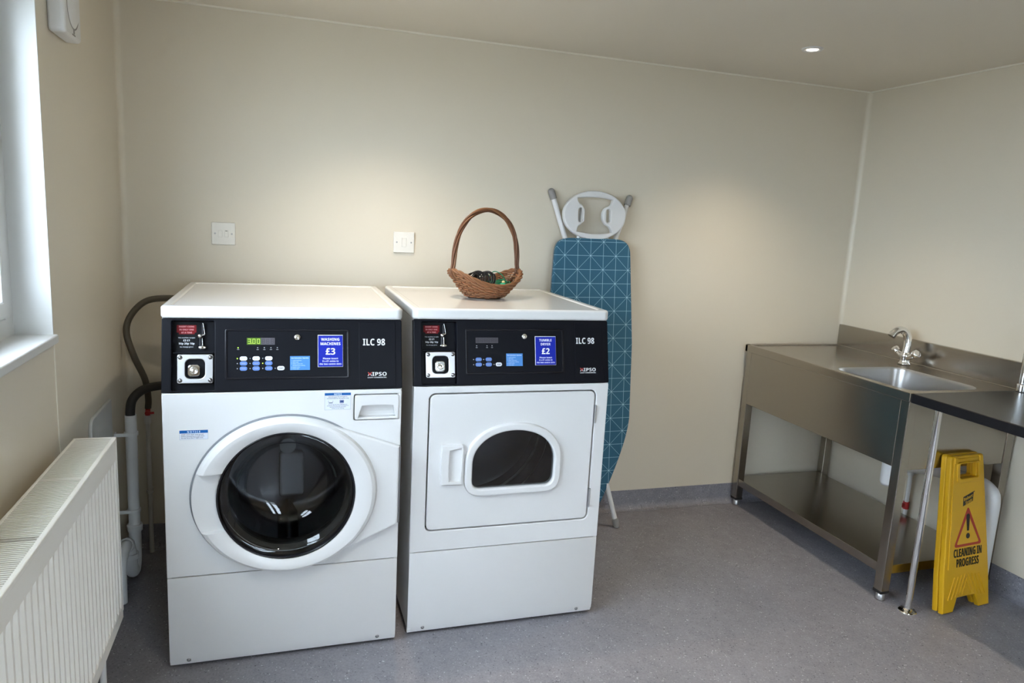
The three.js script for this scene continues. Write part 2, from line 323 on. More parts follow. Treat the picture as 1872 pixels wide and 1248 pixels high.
function flip(g) { // reverse winding after a mirror
  if (g.index) { const a = g.index.array; for (let i = 0; i < a.length; i += 3) [a[i], a[i + 1]] = [a[i + 1], a[i]]; }
  else for (const k of Object.keys(g.attributes)) { const A = g.attributes[k], n = A.itemSize, a = A.array; for (let i = 0; i < A.count; i += 3) for (let j = 0; j < n; j++) { const u = i * n + j, v = (i + 1) * n + j;[a[u], a[v]] = [a[v], a[u]]; } }
  g.computeVertexNormals(); return g;
}
function controlPanel(t, W, dryer) {
  const fs = rrect(0, 0, W, PH, [0.002, 0.004, 0.006, 0.004]); fs.holes.push(rrect(0.026, 0.006, 0.14, 0.206, 0.005, THREE.Path));
  const cp = obj('control_panel', [plate(fs, -0.03, 0, 0.0025), box(0.02, 0.002, -0.034, 0.146, 0.21, -0.026), rbox(0.028, 0.112, -0.027, 0.138, 0.118, -0.012, 0.002)], M.black, t);
  cp.position.set(0, MP, 0.0); cp.rotation.x = -TILT;
  // coin mechanism
  sticker('coin_label', 0.034, 0.122, 0.092, 0.2, -0.0255, coinMap, cp);
  const bx = dryer ? 0.094 : 0.1;
  obj('coin_chute', [rbox(bx - 0.003, 0.128, -0.024, bx + 0.009, 0.162, -0.014, 0.003), rbox(bx + 0.004, 0.162, -0.024, bx + 0.012, 0.2, -0.016, 0.002).rotateZ(0)], M.blackGloss, cp);
  obj('reject_lever', [new THREE.SphereGeometry(0.0068, 20, 14).translate(bx, 0.163, -0.008), cyl(V(bx, 0.163, -0.012), V(bx + 0.012, 0.168, -0.012), 0.003), tube([V(bx + 0.011, 0.166, -0.013), V(bx + 0.0125, 0.17, -0.013), V(bx + 0.008, 0.199, -0.013), V(bx + 0.0065, 0.2, -0.013)], 0.0012, 16, 6), tube([V(bx + 0.006, 0.157, -0.013), V(bx + 0.007, 0.135, -0.013)], 0.0012, 8, 6), latheZ([[0.0001, 0.003], [0.008, 0.003], [0.011, 0]], 20).scale(1, 0.45, 1).translate(bx + 0.006, 0.13, -0.014)], M.chrome, cp);
  const pl = rrect(0.04, 0.026, 0.136, 0.11, 0.006); pl.holes.push(rrect(0.061, 0.04, 0.114, 0.096, 0.014, THREE.Path));
  obj('coin_lock_plate', plate(pl, -0.02, -0.008, 0.002), M.satin, cp);
  obj('lock_recess', box(0.055, 0.035, -0.026, 0.12, 0.1, -0.0205), M.black, cp);
  for (const [x, y] of [[0.048, 0.101], [0.128, 0.101], [0.048, 0.035], [0.128, 0.035]]) obj('bolt', latheZ([[0.0001, 0.0045], [0.004, 0.004], [0.0062, 0]], 16).translate(x, y, -0.008), M.darkSteel, cp);
  const lk = plate(rrect(0.069, 0.046, 0.101, 0.08, 0.009), -0.021, 0.0, 0.003);
  obj('coin_lock', [lk, latheZ([[0.011, 0], [0.011, 0.003], [0.0095, 0.004], [0.0085, 0.002], [0.005, 0.002], [0.0045, 0.003], [0.0001, 0.003]], 28).translate(0.085, 0.063, 0)], M.chrome, cp);
  // framed display field
  const dx1 = dryer ? 0.51 : 0.522, d0 = rrect(0.168, 0.035, dx1, 0.183, 0.006); d0.holes.push(rrect(0.175, 0.0415, dx1 - 0.007, 0.1765, 0.004, THREE.Path));
  obj('display_frame', plate(d0, -0.002, 0.003, 0.002), M.blackGloss, cp);
  obj('display_field', box(0.172, 0.039, -0.001, dx1 - 0.004, 0.179, 0.0006), M.black, cp);
  if (dryer) sticker('display', 0.203, 0.137, 0.279, 0.155, 0.0006, dispBase, cp);
  else sticker('display', 0.228, 0.137, 0.306, 0.157, 0.0006, dispOn, cp, 0.0006, { emissive: lin(1, 1, 1), emissiveMap: dispGlow, emissiveIntensity: 0.75 });
  const pill = plate(rrect(-0.0105, -0.0063, 0.0105, 0.0063, 0.0062), 0, 0.0022, 0.0008, 6);
  const blue = std([0.10, 0.20, 0.52], 0.45), pale = std([0.72, 0.74, 0.80], 0.45);
  const btn = (x, y, m) => obj('button', pill.clone().translate(x, y, 0.0006), m, cp);
  const ledOff = std([0.35, 0.36, 0.38], 0.4), ledOn = new THREE.MeshStandardMaterial({ color: lin(0.3, 0.6, 0.1), emissive: lin(0.55, 1.0, 0.05), emissiveIntensity: 1.2 });
  const ledG = new THREE.CylinderGeometry(0.0017, 0.0017, 0.0012, 10).rotateX(Math.PI / 2);
  const led = (x, y, m = ledOff) => obj('indicator_light', ledG.clone().translate(x, y, 0.001), m, cp);
  const mark = (x, y, w) => obj('print_mark', box(x - w / 2, y - 0.0008, 0.0004, x + w / 2, y + 0.0008, 0.0008), ledOff, cp);
  if (dryer) {
    for (const x of [0.212, 0.246]) for (const y of [0.0835, 0.067]) { btn(x, y, blue); led(x - 0.017, y); obj('print_mark', box(x - 0.006, y - 0.0008, 0.0027, x + 0.006, y + 0.0008, 0.003), ledOff, cp); }
    btn(0.28, 0.067, pale); led(0.264, 0.067); obj('print_mark', letters('START', 0.004, [0.28, 0.065, 0.0028], { align: 'center', sx: 0.9, depth: 0.0002 }), M.ink, cp);
    for (const x of [0.206, 0.241, 0.258]) { led(x, 0.128); mark(x, 0.1225, 0.006); }
  } else {
    [0.219, 0.254, 0.289].forEach((x, i) => [0.0965, 0.082, 0.067].forEach((y, j) => { btn(x, y, j ? blue : pale); led(x - 0.017, y, (i === 0 && j === 0) || (i === 2 && j === 1) ? ledOn : ledOff); obj('print_mark', box(x - 0.006, y - 0.0008, 0.0027, x + 0.006, y + 0.0008, 0.003), ledOff, cp); }));
    btn(0.323, 0.067, pale); led(0.307, 0.067); obj('print_mark', letters('START', 0.004, [0.323, 0.065, 0.0028], { align: 'center', sx: 0.9, depth: 0.0002 }), M.ink, cp);
    led(0.204, 0.128, ledOn); mark(0.204, 0.123, 0.006); for (const x of [0.258, 0.2765, 0.295, 0.313]) { led(x, 0.128); mark(x, 0.1225, 0.006); }
  }
  const cx = dryer ? 0.306 : 0.349, ck = sticker('instruction_card', cx, 0.061, cx + 0.057, 0.1025, 0.0006, cardMap, cp, 0.0006); ck.userData.label = 'light blue instruction card';
  obj('panel_lock', latheZ([[0.0001, 0.006], [0.0048, 0.006], [0.005, 0.0045], [0.0075, 0.0045], [0.009, 0.0035], [0.009, 0]], 28).translate(0.37, 0.159, 0.0004), M.chrome, cp);
  const [px, py] = dryer ? [0.407, 0.0625] : [0.429, 0.069];
  obj('price_sign_backing', rbox(px, py, 0.0006, px + 0.074, py + 0.097, 0.0032, 0.0008), M.print, cp);
  const ps = sticker('price_sign', px + 0.001, py + 0.001, px + 0.073, py + 0.095, 0.0032, dryer ? priceMap('TUMBLE', 'DRYER', '£2', '2') : priceMap('WASHING', 'MACHINES', '£3', '3'), cp, 0.0005);
  ps.userData.label = dryer ? 'blue price sign reading tumble dryer £2' : 'blue price sign reading washing machines £3';
  obj('name_panel', plate(rrect(0.551, 0.006, W - 0.02, 0.206, 0.004), -0.002, 0.0019, 0.0012), M.black, cp);
  obj('model_lettering', letters('ILC 98', 0.0205, [dryer ? 0.555 : 0.563, 0.134, 0.0021], { sx: 0.83 }), M.print, cp);
  const lx = dryer ? 0.568 : 0.577;
  obj('logo_lettering', [letters('IPSO', 0.0115, [lx + 0.0135, 0.040, 0.0021], { sx: 1.27 }), letters('LIGHT COMMERCIAL', 0.0032, [lx, 0.0335, 0.0021], { sx: 1.35 })], M.print, cp);
  const tri = (pts) => { const s = new THREE.Shape(); pts.forEach(([a, b], i) => i ? s.lineTo(a, b) : s.moveTo(a, b)); return plate(s, 0.0021, 0.0025); };
  obj('logo_mark', [tri([[lx, 0.0515], [lx + 0.0035, 0.0515], [lx + 0.0068, 0.0462], [lx + 0.0105, 0.0515], [lx + 0.0125, 0.0515], [lx + 0.0066, 0.0405]])], M.printRed, cp);
  obj('logo_mark', [tri([[lx, 0.040], [lx + 0.002, 0.040], [lx + 0.0045, 0.0445], [lx + 0.0035, 0.0465]]), tri([[lx + 0.0125, 0.040], [lx + 0.0105, 0.040], [lx + 0.0086, 0.0445], [lx + 0.0096, 0.0465]])], M.print, cp);
  return cp;
}
// drum: open steel cylinder lying along z, with perforated look left to the steel and three lifters
function drum(t, cx, cy, r, z0, z1, lifters) {
  const d = obj('drum', [latheZ([[r - 0.02, z0], [r, z0 - 0.02], [r, z1 + 0.03], [r - 0.03, z1], [0.0001, z1 + 0.012]], 56).translate(cx, cy, 0)], M.drum, t);
  for (const a of lifters) {
    const l = new THREE.Shape(); l.moveTo(-0.035, 0); l.quadraticCurveTo(-0.012, 0.05, 0, 0.055); l.quadraticCurveTo(0.012, 0.05, 0.035, 0); l.closePath();
    obj('lifter', new THREE.ExtrudeGeometry(l, { depth: z0 - z1 - 0.05, bevelEnabled: false, curveSegments: 8 }).translate(0, -r, z1 + 0.03).rotateZ(a).translate(cx, cy, 0), M.drum, d);
  }
  return d;
}

// ---- washing machine
{
  const depth = 0.7254, W = MW, DV = 0.301;
  const t = thing('washing_machine', 'white front-loading coin washing machine with round glass door', 'washing machine', [0, 0, 0.8806], 0);
  machineBody(t, depth, W, DV); controlPanel(t, W, false);
  const cx = 0.345, cy = 0.549;
  const fp = rrect(0.0005, DV, W - 0.0005, MP - 0.002, [0.003, 0.003, 0.01, 0.006]);
  const hole = new THREE.Path(); hole.absarc(cx, cy, 0.197, 0, Math.PI * 2, true); fp.holes.push(hole);
  fp.holes.push(rrect(0.5355, 0.7665, 0.6765, 0.8495, 0.007, THREE.Path));
  obj('front_panel', plate(fp, -0.02, 0, 0.003, 32), M.white, t);
  // detergent drawer with a scooped grip
  const ds = rrect(0.5385, 0.7695, 0.6735, 0.8465, 0.006);
  const gp = new THREE.Path(); gp.moveTo(0.5485, 0.7745); gp.quadraticCurveTo(0.606, 0.7785, 0.6655, 0.7745); gp.lineTo(0.6555, 0.812); gp.quadraticCurveTo(0.606, 0.8165, 0.5605, 0.812); gp.closePath(); ds.holes.push(gp);
  const dr = obj('detergent_drawer', [plate(ds, -0.018, 0.002, 0.0022, 16)], M.plasticWhite, t);
  const sc = new THREE.Shape(); sc.moveTo(0.002, 0.8185); sc.quadraticCurveTo(-0.008, 0.808, -0.014, 0.795); sc.quadraticCurveTo(-0.02, 0.78, -0.016, 0.7755); sc.lineTo(-0.03, 0.7745); sc.lineTo(-0.03, 0.8185); sc.closePath();
  const scg = new THREE.ExtrudeGeometry(sc, { depth: 0.13, bevelEnabled: false, curveSegments: 10 }); scg.applyMatrix4(new THREE.Matrix4().makeRotationY(-Math.PI / 2)); // shape x -> +z
  obj('grip_scoop', toCreasedNormals(clean(scg), 0.6).translate(0.671, 0, -0.0035), M.plasticWhite, dr);
  const n1 = sticker('notice_sticker', 0.449, 0.803, 0.5265, 0.856, 0.0, noticeBig, t, 0.0004); n1.userData.label = 'detergent notice sticker with blue heading';
  const n2 = sticker('notice_sticker', 0.045, 0.7265, 0.121, 0.7545, 0.0, noticeSmall, t, 0.0004); n2.userData.label = 'door lock notice sticker with blue heading';
  // door: raised oval ring with a hinge wing
  const RX = 0.270, RY = 0.243, RI = 0.199, N = 160;
  const prof = [[0, -0.004], [0, 0.030], [0.03, 0.034], [0.12, 0.036], [0.45, 0.043], [0.72, 0.043], [0.86, 0.038], [0.95, 0.027], [0.99, 0.012], [1, -0.004]];
  const pos = [], idx = [], P = prof.length;
  for (let i = 0; i < N; i++) {
    const a = i / N * Math.PI * 2, c = Math.cos(a), s = Math.sin(a), ro = 1 / Math.sqrt((c / RX) ** 2 + (s / RY) ** 2);
    for (const [q, h] of prof) { const r = RI + q * (ro - RI); pos.push(cx - 0.003 + c * r, cy - 0.002 + s * r, h); }
    for (let j = 0; j < P; j++) { const A = i * P + j, B = i * P + (j + 1) % P, C = ((i + 1) % N) * P + j, D = ((i + 1) % N) * P + (j + 1) % P; idx.push(A, B, D, A, D, C); }
  }
  let ring = new THREE.BufferGeometry(); ring.setAttribute('position', new THREE.Float32BufferAttribute(pos, 3)); ring.setIndex(idx); ring = ring.toNonIndexed();
  // make the faces look outwards
  { const a = ring.attributes.position; const v = [0, 1, 2].map((k) => V().fromBufferAttribute(a, 9 * 4 * 0 + 6 * 3 + k)); const n = v[1].clone().sub(v[0]).cross(v[2].clone().sub(v[0])); if (n.z < 0) flip(ring); }
  ring.computeVertexNormals(); ring = clean(ring);
  const ev = new Evaluator(); ev.attributes = ['position', 'normal', 'uv'];
  const cut = (g, b) => { const A = new Brush(g), B = new Brush(clean(b)); A.updateMatrixWorld(); B.updateMatrixWorld(); return ev.evaluate(A, B, SUBTRACTION).geometry; };
  // handle notch on the left, a wedge that deepens towards the glass
  const nb = new THREE.Shape(); nb.moveTo(0.03, 0.027); nb.lineTo(0.18, 0.018); nb.lineTo(0.18, 0.09); nb.lineTo(0.03, 0.09); nb.closePath();
  const wedge = new THREE.ExtrudeGeometry(nb, { depth: 0.181, bevelEnabled: false }).applyMatrix4(new THREE.Matrix4().set(1, 0, 0, 0, 0, 0, 1, 0.449, 0, 1, 0, 0, 0, 0, 0, 1)); // (x, h, d) -> (x, y = d, z = h)
  flip(wedge);
  const cutRing = cut(ring, wedge);
  const door = obj('door', toCreasedNormals(clean(cutRing), 0.45), M.white, t);
  const ws = new THREE.Shape(); ws.moveTo(0.462, 0.335); ws.lineTo(0.6765, 0.429); ws.lineTo(0.6765, 0.684); ws.lineTo(0.45, 0.766); ws.absarc(cx, cy, 0.205, 1.0, -1.25, true); ws.closePath();
  obj('hinge_wing', plate(ws, 0, 0.024, 0.006, 24, 3), M.white, door);
  obj('hinge', rbox(0.6765, 0.43, 0, 0.681, 0.683, 0.022, 0.0015), M.darkSteel, door);
  obj('door_rim', plate((() => { const q = new THREE.Shape(); q.absellipse(cx - 0.004, cy - 0.001, RX + 0.0035, RY + 0.0035, 0, Math.PI * 2, false); const hq = new THREE.Path(); hq.absellipse(cx - 0.004, cy - 0.001, RX - 0.03, RY - 0.03, 0, Math.PI * 2, true); q.holes.push(hq); return q; })(), -0.001, 0.007, 0, 60), std([0.22, 0.23, 0.25], 0.5), door);
  obj('seal_ring', [latheZ([[0.199, 0.026], [0.2005, 0.031], [0.198, 0.0345], [0.194, 0.033], [0.192, 0.022], [0.19, 0.0]], 80).translate(cx - 0.003, cy - 0.002, 0)], M.blackGloss, door);
  obj('glass_bowl', latheZ([[0.1925, 0.027], [0.186, 0.029], [0.172, 0.022], [0.158, 0.004], [0.150, -0.02], [0.145, -0.05], [0.136, -0.078], [0.115, -0.094], [0.08, -0.104], [0.0001, -0.110]].reverse(), 80).translate(cx - 0.003, cy - 0.002, 0), M.glassDark, door);
  const gasket = obj('door_gasket', latheZ([[0.197, -0.02], [0.185, -0.03], [0.178, -0.05], [0.185, -0.075], [0.215, -0.085], [0.235, -0.09]], 64).translate(cx, cy, 0), M.rubber, t);
  drum(t, cx, cy, 0.25, -0.09, -0.46, [0, 2.09, 4.19]);
  // spider boss on the drum's back plate
  obj('drum_back', [rbox(0.316, 0.365, -0.462, 0.40, 0.53, -0.42, 0.012), cyl(V(0.345, 0.562, -0.45), V(0.345, 0.562, -0.405), 0.028)], std([0.62, 0.62, 0.62], 0.4), t);
}
// ---- tumble dryer
{
  const depth = 0.7276, W = 0.6755, DV = 0.302;
  const t = thing('tumble_dryer', 'white coin tumble dryer with D-shaped window in its square door', 'tumble dryer', [0.7235, 0, 0.8617], 0);
  machineBody(t, depth, W, DV); controlPanel(t, W, true);
  const dx0 = 0.054, dx1 = 0.627, dy0 = 0.376, dy1 = 0.837;
  const fp = rrect(0.0005, DV, W - 0.0005, MP - 0.002, [0.003, 0.003, 0.006, 0.006]); fp.holes.push(rrect(dx0 - 0.0045, dy0 - 0.0045, dx1 + 0.0045, dy1 + 0.0045, 0.022, THREE.Path));
  obj('front_panel', plate(fp, -0.03, 0, 0.003, 12), M.white, t);
  // D-shaped window: flat base, wide rounded top
  const D = (k, S) => { // k = growth outwards
    const s = new S(), x0 = 0.2 - k, x1 = 0.4885 + k, y0 = 0.513 - k, r = 0.035 + k, yt = 0.7115 + k, xm = (x0 + x1) / 2, ys = 0.6 + k * 0.2;
    s.moveTo(x0 + r, y0); s.lineTo(x1 - r, y0); s.quadraticCurveTo(x1, y0, x1, y0 + r); s.lineTo(x1, ys);
    s.bezierCurveTo(x1, ys + (yt - ys) * 0.62, xm + (x1 - xm) * 0.55, yt, xm, yt); s.bezierCurveTo(xm - (x1 - xm) * 0.55, yt, x0, ys + (yt - ys) * 0.62, x0, ys);
    s.lineTo(x0, y0 + r); s.quadraticCurveTo(x0, y0, x0 + r, y0); return s;
  };
  const ds = rrect(dx0, dy0, dx1, dy1, 0.018); ds.holes.push(D(0.004, THREE.Path));
  const door = obj('door', plate(ds, -0.024, -0.0005, 0.003, 20), M.white, t);
  const fr = D(0.025, THREE.Shape); fr.holes.push(D(0, THREE.Path));
  obj('window_trim', plate(fr, -0.02, 0.013, 0.006, 20, 4), M.plasticWhite, door);
  obj('window_glass', plate(D(0.002, THREE.Shape), -0.004, 0.0, 0, 20), phys([0.62, 0.64, 0.66], 0.03, { transmission: 1, thickness: 0, ior: 1.5 }), door);
  // handle: bowed plate with a finger recess
  const poly = (pts, S = THREE.Shape) => { const q = new S(); pts.forEach(([x, y], i) => i ? q.lineTo(x, y) : q.moveTo(x, y)); return q; };
  const bow = (xa, xm, xb, y0, y1, n = 8) => Array.from({ length: n + 1 }, (_, i) => { const u = i / n; return [xa * (1 - u) * (1 - u) + 2 * xm * u * (1 - u) + xb * u * u, y0 + (y1 - y0) * u]; });
  const hs = poly([...bow(0.163, 0.172, 0.165, 0.535, 0.669), ...bow(0.0965, 0.0905, 0.0965, 0.669, 0.535)]);
  hs.holes.push(poly([...bow(0.158, 0.164, 0.16, 0.545, 0.659), ...bow(0.122, 0.117, 0.122, 0.652, 0.546)], THREE.Path));
  const hd = obj('door_handle', plate(hs, -0.002, 0.014, 0.0018, 10, 3), M.plasticWhite, door);
  const hw = new THREE.Shape(); hw.moveTo(0.110, 0.0005); hw.lineTo(0.134, 0.001); hw.lineTo(0.1635, 0.0115); hw.lineTo(0.1635, -0.003); hw.lineTo(0.110, -0.003); hw.closePath();
  obj('finger_recess', flip(new THREE.ExtrudeGeometry(hw, { depth: 0.122, bevelEnabled: false }).applyMatrix4(new THREE.Matrix4().set(1, 0, 0, 0, 0, 0, 1, 0.541, 0, 1, 0, 0, 0, 0, 0, 1)).toNonIndexed()), M.plasticWhite, hd);
  for (const [y0, y1] of [[0.725, 0.787], [0.418, 0.486]]) obj('hinge', [rbox(dx1 + 0.001, y0, -0.006, dx1 + 0.008, y1, 0.004, 0.001), cyl(V(dx1 + 0.0045, y0, 0.003), V(dx1 + 0.0045, y1, 0.003), 0.003)], M.satin, door);
  obj('door_gap', box(0.02, 0.33, -0.05, 0.66, 0.37, -0.04), M.gap, t);
  // bulkhead ring around the drum mouth and the drum itself with pressed ribs
  const bk = rrect(0.02, 0.32, W - 0.02, 0.85, 0.01); const bh = new THREE.Path(); bh.absarc(0.3375, 0.56, 0.2, 0, Math.PI * 2, true); bk.holes.push(bh);
  obj('bulkhead', plate(bk, -0.06, -0.05, 0, 40), M.darkSteel, t);
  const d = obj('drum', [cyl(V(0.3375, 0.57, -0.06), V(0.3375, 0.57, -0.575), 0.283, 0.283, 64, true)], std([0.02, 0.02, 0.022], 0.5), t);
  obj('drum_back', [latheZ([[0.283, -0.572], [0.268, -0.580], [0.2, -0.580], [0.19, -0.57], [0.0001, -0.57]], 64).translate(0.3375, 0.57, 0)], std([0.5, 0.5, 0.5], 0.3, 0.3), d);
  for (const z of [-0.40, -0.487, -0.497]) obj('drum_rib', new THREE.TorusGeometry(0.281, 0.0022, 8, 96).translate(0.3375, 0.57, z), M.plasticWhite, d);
  for (const a of [2.4, 4.5, 6.0]) obj('lifter', rbox(-0.012, -0.283, -0.55, 0.012, -0.235, -0.12, 0.008).rotateZ(a).translate(0.3375, 0.57, 0), M.drum, d);
}

// ---------------------------------------------------------------- ironing board
{
  const t = thing('ironing_board', 'folded ironing board with patterned blue cover leaning on the wall', 'ironing board', [1.669, 0.0, 0.155]);
  t.rotation.set(-0.075, 0, 0.012);
  const y0 = 0.075, y1 = 1.338;
  const s = new THREE.Shape(); // nose down
  s.moveTo(-0.185, y1 - 0.075); s.lineTo(-0.209, 0.86); s.lineTo(-0.209, 0.52); s.bezierCurveTo(-0.2, 0.42, -0.14, 0.26, -0.09, 0.15); s.bezierCurveTo(-0.055, 0.075, -0.03, y0, 0, y0);
  s.bezierCurveTo(0.03, y0, 0.055, 0.075, 0.09, 0.15); s.bezierCurveTo(0.14, 0.26, 0.205, 0.42, 0.209, 0.52); s.lineTo(0.209, 0.86); s.lineTo(0.185, y1 - 0.075);
  s.bezierCurveTo(0.182, y1 - 0.02, 0.16, y1, 0.1, y1); s.lineTo(-0.1, y1); s.bezierCurveTo(-0.16, y1, -0.182, y1 - 0.02, -0.185, y1 - 0.075);
  const print = canvasTex(512, 512, (c, w) => { // two cells of 62 mm, stars on every other crossing
    c.fillStyle = '#2f6078'; c.fillRect(0, 0, w, w); c.strokeStyle = '#9ec4d6'; c.lineWidth = 7; c.lineCap = 'butt';
    const ln = (a, b, d, e) => { c.beginPath(); c.moveTo(a, b); c.lineTo(d, e); c.stroke(); };
    for (const k of [0, 256, 512]) { ln(k, 0, k, w); ln(0, k, w, k); }
    c.lineWidth = 5.5; ln(0, 0, 512, 512); ln(512, 0, 0, 512); 
    c.fillStyle = '#cfe4ee'; for (const [x, y] of [[0, 0], [512, 0], [0, 512], [512, 512], [256, 256]]) { c.beginPath(); c.arc(x, y, 9, 0, 7); c.fill(); }
  });
  print.wrapS = print.wrapT = THREE.RepeatWrapping;
  const g = plate(s, 0.0, 0.026, 0.009, 20, 4); uvMetres(g, 1 / 0.124);
  { const uv = g.attributes.uv; for (let i = 0; i < uv.count; i++) uv.setXY(i, uv.getX(i) + 0.62, uv.getY(i) + 0.33); }
  obj('cover', g, std([1, 1, 1], 0.85, 0, { map: print }), t);
  obj('under_frame', plate(s, -0.006, 0.002, 0), M.greyCap, t);
  // iron rest: oval plastic frame with two slotted pads
  const iy = 1.44, ix = 0.004, ell = (a, b, S, cx = ix, cy = iy) => { const q = new S(); q.absellipse(cx, cy, a, b, 0, Math.PI * 2, false); return q; };
  const o = ell(0.152, 0.108, THREE.Shape), hl = new THREE.Path();
  hl.moveTo(ix - 0.085, iy + 0.072); hl.quadraticCurveTo(ix, iy + 0.088, ix + 0.085, iy + 0.072); hl.quadraticCurveTo(ix + 0.082, iy + 0.045, ix + 0.06, iy + 0.04); hl.bezierCurveTo(ix + 0.028, iy + 0.03, ix + 0.028, iy - 0.03, ix + 0.058, iy - 0.042);
  hl.quadraticCurveTo(ix + 0.08, iy - 0.05, ix + 0.082, iy - 0.074); hl.quadraticCurveTo(ix, iy - 0.09, ix - 0.085, iy - 0.072); hl.quadraticCurveTo(ix - 0.084, iy - 0.05, ix - 0.07, iy - 0.045); hl.bezierCurveTo(ix - 0.048, iy - 0.03, ix - 0.048, iy + 0.035, ix - 0.066, iy + 0.046); hl.quadraticCurveTo(ix - 0.085, iy + 0.052, ix - 0.085, iy + 0.072);
  o.holes.push(hl);
  for (const x of [ix - 0.069, ix + 0.065]) o.holes.push(rrect(x - 0.010, iy - 0.03, x + 0.010, iy + 0.03, 0.0098, THREE.Path));
  obj('iron_rest', plate(o, -0.004, 0.022, 0.006, 24, 3), M.plasticWhite, t);
  for (const sx of [-1, 1]) obj('rest_bracket', cyl(V(ix + sx * 0.075, 1.29, -0.002), V(ix + sx * 0.07, 1.36, 0.0), 0.007), M.plasticWhite, t);
  // folded legs behind the board
  const leg = (a, b, cap) => { const l = obj('leg', cyl(a, b, 0.0115), M.plasticWhite, t); const d = b.clone().sub(a).normalize(); obj('foot_cap', [cyl(b.clone().addScaledVector(d, -0.022), b.clone().addScaledVector(d, 0.012), 0.0155), new THREE.SphereGeometry(0.0155, 14, 10).translate(b.x + d.x * 0.012, b.y + d.y * 0.012, b.z + d.z * 0.012)], cap, l); };
  leg(V(-0.075, 1.2, -0.018), V(-0.187, 1.527, -0.022), M.greyCap);
  leg(V(0.095, 1.25, -0.018), V(0.187, 1.515, -0.022), M.greyCap);
  leg(V(0.02, 0.55, -0.024), V(0.15, 0.018, 0.036), M.greyCap);
  leg(V(-0.02, 0.55, -0.024), V(-0.17, 0.018, 0.036), M.greyCap);
}

